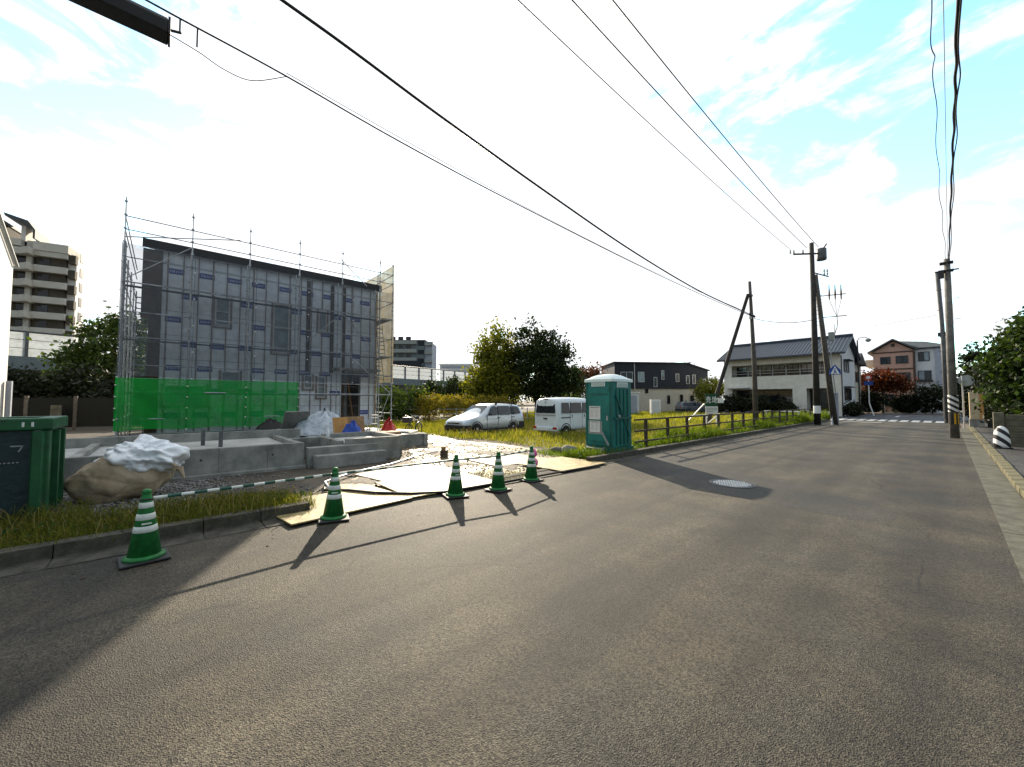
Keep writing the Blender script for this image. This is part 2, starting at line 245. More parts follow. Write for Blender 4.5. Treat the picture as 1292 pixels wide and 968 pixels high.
# ------------------------------------------------------------------ ground and roads (structures)
def struct(o): o['kind'] = 'structure'; return o
def sheet(name, poly, z, m, n=0):
    return struct(MB().add([(x,y,z) for x,y in poly], [tuple(range(len(poly)))]).build(name, m))
sheet('ground', [(-600,-400),(600,-400),(600,800),(-600,800)], -.02, M['soil'])
def wobble(poly, amp, step=.35, seed=1):
    r = random.Random(seed); out = []
    for (a, b), (c, d) in zip(poly, poly[1:]+poly[:1]):
        L_ = math.hypot(c-a, d-b); k = max(1, int(L_/step))
        for i in range(k):
            t = i/k; out.append((a+(c-a)*t+r.uniform(-amp,amp), b+(d-b)*t+r.uniform(-amp,amp)))
    return out
sheet('road', [(-6.1,-30),(.42,-30),(.40,8),(.46,20),(.50,46),(-6.1,46)], .004, M['asph'])
sheet('cross_street', [(-120,46),(90,46),(90,63),(-120,63)], .005, M['cross'])
sheet('far_road', [(-5.2,63),(-.2,63),(-1.2,140),(-6.2,140)], .005, M['cross'])
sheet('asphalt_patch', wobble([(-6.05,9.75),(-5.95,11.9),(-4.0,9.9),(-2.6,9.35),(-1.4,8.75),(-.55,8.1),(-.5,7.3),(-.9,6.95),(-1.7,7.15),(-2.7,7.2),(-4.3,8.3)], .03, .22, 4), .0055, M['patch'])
sheet('pavement', [(.95,-30),(.95,20.6),(.95,46),(30,46),(30,-30)], .085, M['walk'])
sheet('gravel_yard', wobble([(-6.9,-9),(-6.9,1.4),(-7.7,2.2),(-9.3,3.6),(-10.2,5.2),(-12,6.2),(-24,9),(-40,9),(-40,-9)], .12, .5, 2), -.012, M['earth'])
sheet('sandy_track', wobble([(-6.1,1.9),(-7.6,2.3),(-9.0,3.5),(-9.9,5.3),(-11.5,5.9),(-15.5,7.6),(-19,9.2),(-17.5,10),(-13.2,8.9),(-11,9.5),(-8.2,9.1),(-6.1,8.3)], .14, .3, 3), -.004, M['sand'])
# painted markings: one bar of the crossing each
cw = tag(thing('zebra_crossing', 'white zebra crossing bars painted across the end of the road', 'crossing', (-3,43,.006)), kind='structure')
bar0 = None
for k in range(11):
    x = -6.6+k*.62
    if bar0 is None: bar0 = MB().box(-.21,.21,-1.6,1.6,0,.003).build('bar', M['roadpaint'], cw); bar0.location = (x+3,0,0)
    else: again(bar0, (x+3,0,0))
tag(MB().box(-6,-3.2,38.3,38.62,.008,.011).build('stop_line', M['roadpaint']), kind='structure')
tag(MB().box(-5.2,-1,58.2,58.36,.008,.011).box(-3.4,-3.2,52,56,.008,.011).box(-4.1,-2.6,54.6,54.9,.008,.0115).build('lane_marking', M['roadpaint']), kind='structure')
# kerbs: blocks laid end to end
def kerb_run(name, label, prof, y0, y1, m, step=.6, gap=.008, seed=1, flip=1):
    t = tag(thing(name, label, 'kerb', (prof[0][0], y0, 0)), kind='structure'); r = random.Random(seed); first = None; y = y0
    while y < y1-.05:
        if first is None: first = MB().ext([(x-prof[0][0], 0, z) for x, z in prof], (0, step-gap, 0)).build('kerb_block', m, t, bevel=.008); first.location = (0,0,0)
        else: again(first, (r.uniform(-.006,.006), y-y0, r.uniform(-.005,.003)), (0, 0, r.uniform(-.004,.004)))
        y += step
    return t
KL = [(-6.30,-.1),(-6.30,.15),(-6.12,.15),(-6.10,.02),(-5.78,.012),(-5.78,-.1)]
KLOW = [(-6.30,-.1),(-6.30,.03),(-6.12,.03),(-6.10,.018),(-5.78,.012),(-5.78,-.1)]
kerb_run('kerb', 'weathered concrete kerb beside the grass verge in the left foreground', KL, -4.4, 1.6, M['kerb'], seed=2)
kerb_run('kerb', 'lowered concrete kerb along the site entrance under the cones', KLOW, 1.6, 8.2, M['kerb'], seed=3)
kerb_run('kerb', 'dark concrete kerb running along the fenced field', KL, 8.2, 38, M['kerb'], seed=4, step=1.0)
kerb_run('kerb', 'mossy yellowish kerb stones along the right roadside', [(.78,-.1),(.78,.11),(.95,.11),(.95,-.1)], 2, 34, M['kerb_y'], seed=5)
def gutter():
    t = tag(thing('gutter', 'mossy concrete gutter strip between the asphalt and the right kerb', 'gutter', (.4,2,0)), kind='structure'); r = random.Random(3)
    for k in range(17):
        MB().box(0,.375,k*1.9,k*1.9+1.885,-.1,.006+r.uniform(0,.006)).build('slab', M['conc_d'], t)
gutter()
# ------------------------------------------------------------------ foliage tools
def quads(P, s, rng, flat=0., asp=.6):
    n = len(P); a = rng.normal(size=(n,3)); a[:,2] *= (1-flat); a /= np.linalg.norm(a,axis=1)[:,None]
    b = np.cross(a, rng.normal(size=(n,3))); b /= np.linalg.norm(b,axis=1)[:,None]
    s = s[:,None]; A = a*s; B = b*s*asp
    V = np.stack([P-A, P+B*.9, P+A, P-B*.9], 1).reshape(-1,3); F = np.arange(4*n).reshape(-1,4); return V, F
def npmesh(name, V, F):
    me = bpy.data.meshes.new(name); k = F.shape[1]
    me.vertices.add(len(V)); me.vertices.foreach_set('co', V.astype(np.float32).ravel())
    me.loops.add(F.size); me.loops.foreach_set('vertex_index', F.astype(np.int32).ravel())
    me.polygons.add(len(F)); me.polygons.foreach_set('loop_start', np.arange(0,F.size,k,dtype=np.int32)); me.polygons.foreach_set('loop_total', np.full(len(F),k,dtype=np.int32))
    me.update(); me.validate(); return me
def crown_cloud(blobs, nclump, nleaf, leaf, seed, clump=.45, shell=.55):
    rng = np.random.default_rng(seed); vol = np.array([b[3]*b[4]*b[5] for b in blobs]); pr = vol/vol.sum(); C = []
    for _ in range(nclump):
        b = blobs[rng.choice(len(blobs), p=pr)]; d = rng.normal(size=3); d /= np.linalg.norm(d); rad = shell+(1-shell)*rng.random()**.6
        C.append([b[0]+d[0]*b[3]*rad, b[1]+d[1]*b[4]*rad, b[2]+d[2]*b[5]*rad])
    C = np.array(C); cs = clump*(.5+rng.random(nclump))
    P = (C[:,None,:]+rng.normal(size=(nclump,nleaf,3))*(cs*.5)[:,None,None]*np.array([1,1,.75])).reshape(-1,3)
    V, F = quads(P, leaf*(.6+.8*rng.random(len(P))), rng); return V, F, C
def tree(name, label, loc, h, blobs, m, nclump=160, nleaf=40, leaf=.11, clump=.5, tr=.14, seed=1, group=None, cat='tree', bark='bark', fork=.35, shell=.5):
    t = thing(name, label, cat, loc, 0, group)
    V, F, C = crown_cloud(blobs, nclump, nleaf, leaf, seed, clump, shell)
    keep = V.reshape(-1,4,3)[:,:,2].min(1) > .02
    V = V.reshape(-1,4,3)[keep].reshape(-1,3); F = np.arange(len(V)).reshape(-1,4)
    link('crown', npmesh('crown', V, F), M[m], t)
    r = random.Random(seed); b = MB(); top = max(x[2] for x in blobs)
    b.tube([(0,0,-.1),(.03*h*r.uniform(-.3,.3),.02,top*fork*.6),(r.uniform(-.1,.1),r.uniform(-.1,.1),top*fork),(r.uniform(-.15,.15),r.uniform(-.15,.15),top)], [tr*1.25,tr,tr*.8,tr*.2], 8)
    for i in range(14):
        c = C[(i*37) % len(C)]; z0 = top*fork*r.uniform(.75,1.5)
        z0 = min(z0, max(c[2]*.8, .1)); b.tube([(0,0,z0),(c[0]*.5,c[1]*.5,(z0+c[2])/2+.1*h*.1),(c[0],c[1],c[2])], [tr*.4,tr*.22,tr*.06], 5)
    b.build('trunk', M[bark], t, smooth=True); return t
def bush(name, label, loc, blobs, m, nclump=80, nleaf=40, leaf=.08, clump=.35, seed=1, group=None, cat='shrub'):
    return tree(name, label, loc, 1, blobs, m, nclump, nleaf, leaf, clump, .035, seed, group, cat, shell=.35)
def grass(name, regions, m, seed, label=None):     # regions: (x0,x1,y0,y1,count,hmin,hmax,width) or polygon test
    rng = np.random.default_rng(seed); VV = []
    for (x0,x1,y0,y1,n,h0,h1,w,test) in regions:
        x = rng.uniform(x0,x1,n); y = rng.uniform(y0,y1,n)
        if test is not None: k = test(x,y); x = x[k]; y = y[k]
        n = len(x); tuft = .6+.8*(np.sin(x*2.1+seed)*np.sin(y*1.7+1.3)+np.sin(x*.63-y*.8))*.3
        h = rng.uniform(h0,h1,n)*np.clip(tuft,.35,1.5); th = rng.uniform(0,2*np.pi,n); lean = h*rng.uniform(.05,.7,n); la = rng.uniform(0,2*np.pi,n)
        dx = np.cos(th)*w; dy = np.sin(th)*w; z = np.full(n, 0.)
        b0 = np.stack([x-dx,y-dy,z],1); b1 = np.stack([x+dx,y+dy,z],1)
        mx = x+np.cos(la)*lean*.35; my = y+np.sin(la)*lean*.35
        m0 = np.stack([mx-dx*.8,my-dy*.8,h*.6],1); m1 = np.stack([mx+dx*.8,my+dy*.8,h*.6],1)
        tp = np.stack([x+np.cos(la)*lean,y+np.sin(la)*lean,h*(1-.25*lean/h)],1)
        VV.append(np.stack([b0,b1,m1,m0,tp,tp],1).reshape(-1,3))
    V = np.concatenate(VV); n = len(V)//6; base = (np.arange(n)*6)[:,None]
    F = np.concatenate([base+np.array([0,1,2,3]), base+np.array([3,2,4,5])])
    V = V.copy(); V.reshape(-1,6,3)[:,5,:] += .004
    o = link(name, npmesh(name, V, F), m); o['kind'] = 'stuff'
    if label: o['label'] = label
    return o
# ------------------------------------------------------------------ building under construction
BX, BY0, BY1 = -19.8, -.45, 8.15
def new_house():
    t = thing('house_under_construction', 'two storey house wrapped in white sheeting with vertical battens behind scaffolding', 'house', (-19.8,3.8,0))
    ox, oy = -19.8, 3.8
    def b(): return MB()
    X = lambda x: x-ox
    Y = lambda y: y-oy
    fx = 0.0
    # front wall with openings built from strips
    ops = [(1.42,1.92,4.68,5.82),(3.48,4.12,3.74,5.93),(5.34,5.70,4.93,5.88),(4.76,5.12,2.18,2.78),(5.34,5.70,1.77,2.72),(1.69,2.32,2.05,2.80),(-.05,1.2,1.45,2.2),(6.66,7.30,.45,3.0)]
    ys = sorted({BY0,BY1}|{o[0] for o in ops}|{o[1] for o in ops}); w = MB()
    for a, c in zip(ys, ys[1:]):
        cuts = sorted((o[2],o[3]) for o in ops if o[0] <= a+1e-6 and o[1] >= c-1e-6); z = .35
        for z0, z1 in cuts: w.box(-.16,0,Y(a),Y(c),z,z0); z = z1
        w.box(-.16,0,Y(a),Y(c),z,7.52)
    w.build('wall', M['sheet'], t)
    MB().box(-8.2,-.165,Y(BY0)+.002,Y(BY0)+.16,.35,7.4).box(-8.2,-.165,Y(BY1)-.16,Y(BY1)-.002,.35,7.4).box(-8.36,-8.2,Y(BY0),Y(BY1),.35,9.35).build('side_wall', M['sheet'], t)
    MB().box(-8.1,-.17,Y(BY0)+.17,Y(BY1)-.17,3.2,3.4).build('floor_slab', M['wood_d'], t)
    MB().ext([(.22,Y(-.78),7.28),(.22,Y(-.78),7.62),(-8.6,Y(-.78),10.0),(-8.6,Y(-.78),9.8),(-.05,Y(-.78),7.40)], (0,8.22+.78+.1,0)).build('roof', M['roof_d'], t)
    # brown sheathing at the left end, cut back below the upper storey
    MB().ext([(.012,Y(-.76),7.3),(.012,Y(-.76),4.66),(.012,Y(-.55),4.66),(.012,Y(-.55),.4),(.012,Y(-.2),.4),(.012,Y(-.2),7.3)], (.03,0,0)).build('end_sheathing', M['wood_d'], t)
    # battens
    bm0 = None
    for k in range(18):
        y = -.05+k*.4625
        segs = [(.4,7.3)]
        for o in ops:
            if o[0]-.05 < y < o[1]+.05:
                segs = [q for s0, s1 in segs for q in ((s0, min(s1,o[2]-.03)), (max(s0,o[3]+.03), s1)) if q[1]-q[0] > .1]
        for s0, s1 in segs:
            wd = .036 if k % 3 else .05
            MB().box(.002,.030,Y(y)-wd/2,Y(y)+wd/2,s0,s1).build('batten', M['batten'], t)
    for y in (4.9,5.95,6.5): MB().box(.004,.040,Y(y)-.08,Y(y)+.08,.4 if y>6 else 2.9,7.2).build('batten', M['brown'], t)
    # printed bands on the sheeting
    me = MB().box(0,.006,-.24,.24,-.105,.105).mesh('printed_band'); me.materials.append(M['print']); me.materials.append(M['print_w'])
    mm = MB().box(0,.006,-.24,.24,-.105,.105)
    nf = len(mm.f); r = random.Random(5); yy = -.19
    for wdt in (.05,.03,.06,.04,.05,.03,.05): mm.box(.006,.008,yy,yy+wdt*.75,-.045,.045); yy += wdt+.012
    me = mm.mesh('printed_band'); me.materials.append(M['print']); me.materials.append(M['print_w']); me.polygons.foreach_set('material_index', [0]*nf+[1]*(len(mm.f)-nf))
    row = 0; z = 6.6
    while z > .7:
        k = 0; y = .18+(row % 2)*.46
        while y < 8.0:
            if not any(o[0]-.2 < y < o[1]+.2 and o[2]-.1 < z < o[3]+.1 for o in ops):
                o = link('printed_band', me, None, t); o.location = (.003, Y(y)+r.uniform(-.06,.06), z+r.uniform(-.015,.015))
            y += .925
        z -= .93; row += 1
    for z in (6.9,5.98,5.05,4.12,3.2,2.28,1.36): MB().box(.0005,.0035,Y(BY0)+.3,Y(BY1)-.02,z-.008,z+.008).build('sheet_seam', M['batten'], t)
    # windows
    for i, (a, c, z0, z1) in enumerate(ops[:-1]):
        fr = MB(); e = .05
        fr.box(-.1,.045,Y(a),Y(a)+e,z0,z1).box(-.1,.045,Y(c)-e,Y(c),z0,z1).box(-.1,.045,Y(a)+e,Y(c)-e,z0,z0+e).box(-.1,.045,Y(a)+e,Y(c)-e,z1-e,z1)
        if i in (0,1,4): fr.box(-.09,.03,Y(a)+e,Y(c)-e,(z0+z1)/2-.02,(z0+z1)/2+.02)
        f = fr.build('window', M['frame'], t); MB().box(-.07,-.05,Y(a)+e,Y(c)-e,z0+e,z1-e).build('pane', M['film'], f)
        MB().box(.005,.036,Y(a)-.08,Y(a)-.005,z0-.05,z1+.05).box(.005,.036,Y(c)+.005,Y(c)+.08,z0-.05,z1+.05).box(.006,.034,Y(a)-.08,Y(c)+.08,z0-.12,z0-.052).build('reveal', M['batten'], f)
    a, c, z0, z1 = ops[-1]
    d = MB().box(-.12,.05,Y(a)-.1,Y(a)+.04,z0,z1).box(-.12,.05,Y(c)-.04,Y(c)+.05,z0,z1).box(-.12,.05,Y(a)+.04,Y(c)-.04,z1-.1,z1).build('door_frame', M['steel_d'], t)
    MB().cyl((-.4,Y(7.2),.5),(-.25,Y(6.8),2.7),.05).build('prop', M['wood'], d)
    MB().box(.01,.05,Y(8.06),Y(8.15),.4,7.2).build('corner_post', M['wood'], t)
    MB().box(.05,.75,Y(6.0),Y(8.1),3.05,3.16).build('porch_beam', M['batten'], t)
    return t
new_house()
# scaffolding
SX, SI = -18.9, -19.5
SY = [-1.2,.62,2.45,4.29,6.12,7.95,8.62]
def scaffold():
    t = thing('scaffold', 'galvanised tube scaffold with rails and decks round the unfinished house', 'scaffold', (SX,3.7,0))
    oy = 3.7; st = M['steel']
    def coll(m, x, y, z0, z1):
        z = z0
        while z < z1: m.cyl((x,y,z-.025),(x,y,z+.025),.048,n=6); z += .475
    for y in SY:
        for x in (0, SI-SX):
            if x and y == 8.62: continue
            top = 8.72 if x == 0 else 7.3
            m = MB().cyl((x,y-oy,.18),(x,y-oy,7.25),.026,n=7).cyl((x,y-oy,7.25),(x,y-oy,top),.018,n=6); coll(m, x, y-oy, .5, top-.1)
            m.box(x-.08,x+.08,y-oy-.08,y-oy+.08,.0,.02); m.cyl((x,y-oy,.02),(x,y-oy,.2),.014,n=5)
            m.build('pole', st, t)
    for z in (8.06,7.59,6.62,5.75,4.72,3.83,2.85,2.38,1.9,.95):
        for a, b in zip(SY, SY[1:]):
            if z < 1.5 and a > 4: continue
            MB().cyl((0,a-oy,z),(0,b-oy,z),.019 if z not in (5.75,3.83,1.9) else .024,n=6).build('rail', st, t)
    for z in (5.70,3.78,1.86):
        for a, b in zip(SY[:-1], SY[1:-1]):
            m = MB()
            m.box(-.54,-.30,a-oy+.03,b-oy-.03,z-.02,z+.012)
            m.build('deck_plank', M['steel_d'], t)
    for z in (.95,1.9,2.85,3.83,4.75,5.75,6.62,7.59,8.06):         # ledgers at both ends, running back along the sides
        for y in (-1.2, 8.62):
            MB().cyl((0,y-oy,z),(-7.6,y-oy,z),.02,n=6).build('rail', st, t)
    for y in (-1.2,8.62):
        for x in (-1.9,-3.8,-5.7,-7.6): 
            m = MB().cyl((x,y-oy,.1),(x,y-oy,8.7 if y > 0 else 7.0),.026,n=6); coll(m, x, y-oy, .5, 7); m.build('pole', st, t)
    for z in (5.72,3.8): 
        for y in (8.62,): MB().box(-7.4,-.1,y-oy-.30*(1 if y>0 else -1)-.22,y-oy-.30*(1 if y>0 else -1)+.22,z-.02,z+.015).build('deck_plank', M['steel_d'], t)
    for a, b, p, q in ((-1.2,.62,5.8,7.4),(6.12,7.95,5.7,3.9),(4.29,6.12,3.9,5.7),(7.95,8.62,.5,2.3),(6.3,8.5,3.9,2.0)): MB().cyl((.03,a-oy,p),(.03,b-oy,q),.017,n=6).build('brace', st, t)
    MB().cyl((.05,-1.2-oy,7.3),(.05,2.1-oy,8.08),.02,n=6).build('brace', st, t); MB().cyl((-.05,6.05-oy,8.3),(-.05,7.3-oy,7.25),.018,n=6).build('brace', st, t)
    # stair ladder between the rows at both ends
    for y, x in ((-.75,-.9),(8.35,-.55)):
        for zb in (1.9,3.83,5.72) if y < 0 else (.3,1.9,3.83,5.6):
            m = MB(); m.cyl((x,y-oy-.17,zb-1.8),(x-.5,y-oy-.17,zb),.016,n=5).cyl((x,y-oy+.17,zb-1.8),(x-.5,y-oy+.17,zb),.016,n=5)
            for k in range(8): q = k/8; m.box(x-.5*q-.06,x-.5*q+.06,y-oy-.17,y-oy+.17,zb-1.8+1.8*q,zb-1.8+1.8*q+.02)
            m.build('ladder', M['steel_d'], t)
scaffold()
def curtain(name, label, p0, p1, z0, z1, m, nu=40, nv=14, amp=.035, seed=1, loc=None):
    rng = random.Random(seed); p0 = Vector((*p0,0)); p1 = Vector((*p1,0)); d = p1-p0; n = Vector((d.y,-d.x,0)).normalized(); vs = []; fs = []
    ph = [rng.uniform(0,6.28) for _ in range(6)]
    for i in range(nu+1):
        for j in range(nv+1):
            u, v = i/nu, j/nv
            off = amp*(math.sin(u*d.length*3.44+ph[0])*.5+math.sin(u*7+v*5+ph[1])*.5+.4*math.sin(u*31+v*9+ph[2]))*math.sin(math.pi*min(1,max(0,v*.9+.05)))
            sag = .05*math.sin(u*d.length/1.83*math.pi)**2 if j == 0 else 0
            vs.append(p0+d*u+n*off+Vector((0,0,z0+sag+(z1-z0)*v))-Vector((*p0.xy,0)))
    for i in range(nu):
        for j in range(nv): a = i*(nv+1)+j; fs.append((a,a+nv+1,a+nv+2,a+1))
    mb = MB().add(vs, fs); o = mb.build(name, m, smooth=True); o.location = (p0.x,p0.y,0)
    k = max(1, round(d.length/1.83))
    for q in range(k+1):
        i = min(nu, round(q*nu/k)); c_ = vs[i*(nv+1):(i+1)*(nv+1)]
        MB().tube([Vector(p)+n*.012 for p in c_], .011, 4).build('hem', m, o)
        e = MB()
        for p in c_[::3]: e.obox(Vector(p)+n*.02, (.05,.05,.03))
        e.build('tie', M['white'], o)
    return tag(o, label, 'mesh sheet')
curtain('safety_net', 'bright green mesh sheet tied along the foot of the scaffold', (-18.86,-1.27), (-18.86,4.32), .55, 2.4, M['net_g'], seed=3, amp=.055, nu=80)
curtain('safety_net', 'bright green mesh sheet on the left end of the scaffold foot', (-19.0,-1.27), (-22,-1.27), .55, 2.4, M['net_g'], seed=6)
curtain('safety_net', 'large grey see-through mesh over the front of the scaffold above the green net', (-18.86,-1.25), (-18.86,8.6), 2.42, 7.1, M['net_d'], seed=4, amp=.03)
curtain('safety_net', 'pale sunlit mesh hanging down the right end of the scaffold', (-18.9,8.68), (-28,8.68), 2.5, 8.62, M['net_y'], seed=5)
curtain('safety_net', 'grey mesh on the left end of the scaffold above the green net', (-19.0,-1.25), (-20.3,-1.25), 2.42, 7.1, M['net_d'], seed=8)
# concrete footing of the second house
def footing():
    t = thing('house_foundation', 'grey concrete house foundation with low walls and two entrance steps', 'foundation', (-10.45,2,0)); ox, oy = -10.45, 2
    def w(x0,x1,y0,y1,z1,name='wall'): return MB().box(x0-ox,x1-ox,y0-oy,y1-oy,-.05,z1).build(name, M['conc'], t, bevel=.012)
    w(-10.60,-10.45,-3.5,2.56,.59); w(-10.75,-10.35,-3.6,2.6,.06,'base_slab'); w(-12.3,-10.605,2.40,2.55,.585)
    w(-13.2,-12.31,2.40,2.55,.585); w(-12.35,-12.2,2.555,3.55,.55); w(-12.7,-12.55,3.56,5.2,.60); w(-12.54,-10.62,3.40,3.55,.56); w(-10.62,-10.47,3.56,5.05,.60); w(-12.54,-10.625,5.05,5.20,.60)
    w(-14.1,-13.95,-3.5,3.3,.70); w(-13.94,-12.56,7.0,7.15,.42); w(-12.8,-12.65,5.21,6.99,.42); w(-13.94,-10.61,-1.3,-1.15,.57); w(-17.5,-14.11,3.15,3.3,.55)
    MB().box(-13.94-ox,-10.61-ox,-3.4-oy,-1.31-oy,.05,.47).box(-13.94-ox,-10.61-ox,-1.14-oy,2.39-oy,.05,.475).box(-12.5-ox,-10.66-ox,3.6-oy,5.0-oy,.05,.47).box(-17.4-ox,-12.81-ox,3.56-oy,6.98-oy,.05,.40).build('floor_slab', M['floor'], t)
    MB().box(-10.58-ox,-10.30-ox,2.62-oy,4.35-oy,-.05,.46).build('step', M['conc'], t, bevel=.012)
    MB().box(-10.295-ox,-9.98-ox,2.72-oy,4.45-oy,-.05,.29).build('step', M['conc'], t, bevel=.012)
    for y, x in ((.75,-12.6),(1.05,-11.9)): MB().box(x-ox-.05,x-ox+.05,y-oy-.04,y-oy+.04,.476,.86).build('stub_post', M['steel_d'], t)
    for y in (-2.7,-1.8,-.9,0,.9,1.8): MB().box(-10.450-ox,-10.447-ox,y-oy-.004,y-oy+.004,.02,.585).build('form_joint', M['steel_d'], t)
    for y in (-.9,.6,1.9): MB().cyl((-10.449-ox,y-oy,.36),(-10.443-ox,y-oy,.36),.022,n=8).build('form_tie_hole', M['dark'], t)
footing()
# ------------------------------------------------------------------ things on the building site
def heap_mesh(poly, h, res, seed, amp=.12, top=None):      # crumpled draped sheet over a heap, footprint ellipse
    cx, cy, rx, ry = poly; r = random.Random(seed); vs = []; fs = []; n = res
    ph = [r.uniform(0,6.28) for _ in range(8)]
    for i in range(n+1):
        rad = i/n
        for j in range(2*n):
            th = math.pi*j/n; k = 1+.12*math.sin(3*th+ph[0])+.06*math.sin(7*th+ph[1])
            z = h*(1-rad**2.2)*(1+amp*(math.sin(5*th+ph[2]+rad*4)+.7*math.sin(11*th+ph[3]-rad*7)+.5*math.sin(17*th+rad*13)))
            vs.append((cx+rx*rad*k*math.cos(th), cy+ry*rad*k*math.sin(th), max(.0,z)))
    for i in range(n):
        for j in range(2*n): fs.append((i*2*n+j,(i+1)*2*n+j,(i+1)*2*n+(j+1)%(2*n),i*2*n+(j+1)%(2*n)))
    return MB().add(vs, fs)
o = heap_mesh((0,0,.62,1.0), .72, 14, 3, .16).build('tarpaulin', M['tarp'], smooth=True); o.location = (-14.9,4.3,.42); o.rotation_euler = (0,0,.3); tag(o, 'crumpled silver tarpaulin heaped over materials by the doorway', 'tarpaulin')
o = heap_mesh((0,0,.3,.5), .30, 10, 9, .2).build('sheeting', M['black'], smooth=True); o.location = (-17.0,3.0,.55); tag(o, 'dark folded sheeting lying left of the silver tarpaulin', 'sheeting')
o = MB().obox((0,0,.38),(.03,.75,1.2),(0,.75,0)).build('board', M['conc']); o.location = (-15.0,3.35,.42); tag(o, 'grey board leaning against the left side of the silver tarpaulin', 'board')
for k, (x, y, a, lab) in enumerate(((-13.95,4.55,.25,'orange plywood sheet leaning upright beside the silver tarpaulin'),(-14.35,5.15,.1,'tan plywood sheet standing behind the blue sheeting'))):
    o = MB().obox((0,0,.30),(.03,.55+.2*k,.62),(0,-.2,a)).build('plywood_sheet', M['orange'] if k == 0 else M['wood']); o.location = (x,y,.42); tag(o, lab, 'plywood')
o = heap_mesh((0,0,.25,.34), .42, 9, 4, .2).build('blue_sheeting', M['bluebox'], smooth=True); o.location = (-13.5,4.78,.42); tag(o, 'bundle of bright blue sheeting in front of the plywood', 'sheeting')
o = MB().box(-.35,.35,-.55,.55,0,.09).build('timber_stack', M['wood']); o.location = (-13.0,5.6,.44); tag(o, 'low stack of brown timber on the foundation slab', 'timber')
MBt = thing('rebar_pallet', 'pale pallet of offcuts lying by the scaffold foot', 'pallet', (-15.6,7.2,.0))
for k in range(5): MB().box(-.5,.5,-.5+k*.22,-.36+k*.22,.34,.37).build('slat', M['wood'], MBt)
for k in range(3): MB().box(-.5+k*.44,-.4+k*.44,-.5,.52,.0,.335).build('bearer', M['wood'], MBt)
def stepladder():
    t = thing('stepladder', 'small aluminium stepladder standing on the foundation near the doorway', 'stepladder', (-13.1,5.35,.44), .9)
    for s in (-1,1):
        MB().cyl((s*.2,-.18,0),(s*.13,0,.66),.014,n=6).build('leg', M['frame'], t); MB().cyl((s*.2,.2,0),(s*.13,.02,.66),.012,n=6).build('leg', M['frame'], t)
    for k in range(3): z = .18+k*.19; MB().box(-.17,.17,-.16+k*.045,-.10+k*.045,z,z+.02).build('step', M['frame'], t)
    MB().box(-.14,.14,-.05,.07,.655,.675).build('top_plate', M['frame'], t)
stepladder()
o = MB().lathe([(.04,0),(.045,.02),(.045,.2),(.015,.26),(.015,.29)], n=12).build('water_bottle', M['bottle'], smooth=True); o.location = (-11.75,3.48,.56); tag(o, 'small clear water bottle standing on the concrete footing above the steps', 'bottle')
o = heap_mesh((0,0,.32,.28), .42, 9, 12, .25).build('red_sack', M['red'], smooth=True); o.location = (-14.0,6.3,.40); o.scale = (1,1,.95); tag(o, 'dark red sack slumped on the slab beside the stepladder', 'sack')
o = MB().obox((0,0,.12),(.5,.3,.24)).build('tool_case', M['frame_d'], bevel=.02); o.location = (-14.3,6.75,.0); tag(o, 'dark tool case on the ground by the scaffold foot', 'tool case')
for k,(dx,dy,rz) in enumerate(((0,0,.4),(.35,.5,.9))):
    o = MB().box(-.45,.45,-.18,.18,0,.03).build('plank', M['white']); o.location = (-13.6+dx,6.75+dy,.46-.4*k); o.rotation_euler = (0,0,rz); tag(o, ['pale board lying on the slab right of the red sack','pale board lying on the ground at the slab corner'][k], 'board')
def bicycle():
    t = thing('bicycle', 'dark city bicycle parked facing the road at the end of the foundation', 'bicycle', (-15.1,7.9,0), R(-52))
    for x, w in ((-.52,'rear'),(.52,'front')):
        pts = [(x+.31*math.cos(a),0,.33+.31*math.sin(a)) for a in [2*math.pi*i/24 for i in range(25)]]
        wh = MB().tube(pts, .02, 6).build('wheel', M['tyre'], t)
        m = MB()
        for k in range(8): a = math.pi*k/8; m.cyl((x+.29*math.cos(a),0,.33+.29*math.sin(a)),(x-.29*math.cos(a),0,.33-.29*math.sin(a)),.003,n=3)
        m.build('spokes', M['rim'], wh)
    m = MB(); A=(-.52,0,.33); B=(-.12,0,.30); Cc=(-.25,0,.78); D=(.38,0,.82); E_=(.40,0,.74); Fk=(.52,0,.33)
    for p, q in ((A,B),(A,Cc),(B,Cc),(B,E_),(E_,D)): m.cyl(p,q,.016,n=6)
    m.build('frame', M['dark'], t); MB().cyl(E_,(.52,.05,.33),.012).cyl(E_,(.52,-.05,.33),.012).build('fork', M['dark'], t)
    MB().tube([(.30,.28,.96),(.38,.22,.98),(.40,0,.93),(.38,-.22,.98),(.30,-.28,.96)], .013, 6).build('handlebar', M['steel'], t)
    MB().tube([(-.42,0,.86),(-.3,0,.88),(-.12,0,.87)], [.07,.075,.03], 8).build('saddle', M['black'], t)
    MB().box(.45,.75,-.16,.16,.70,.92).build('basket', M['dark'], t); MB().cyl((-.12,-.06,.30),(-.12,.06,.30),.09,n=12).build('chainwheel', M['dark'], t)
    MB().tube([(-.84,0,.42),(-.75,0,.58),(-.52,0,.68),(-.3,0,.62)], .025, 5).build('mudguard', M['frame'], t)
bicycle()
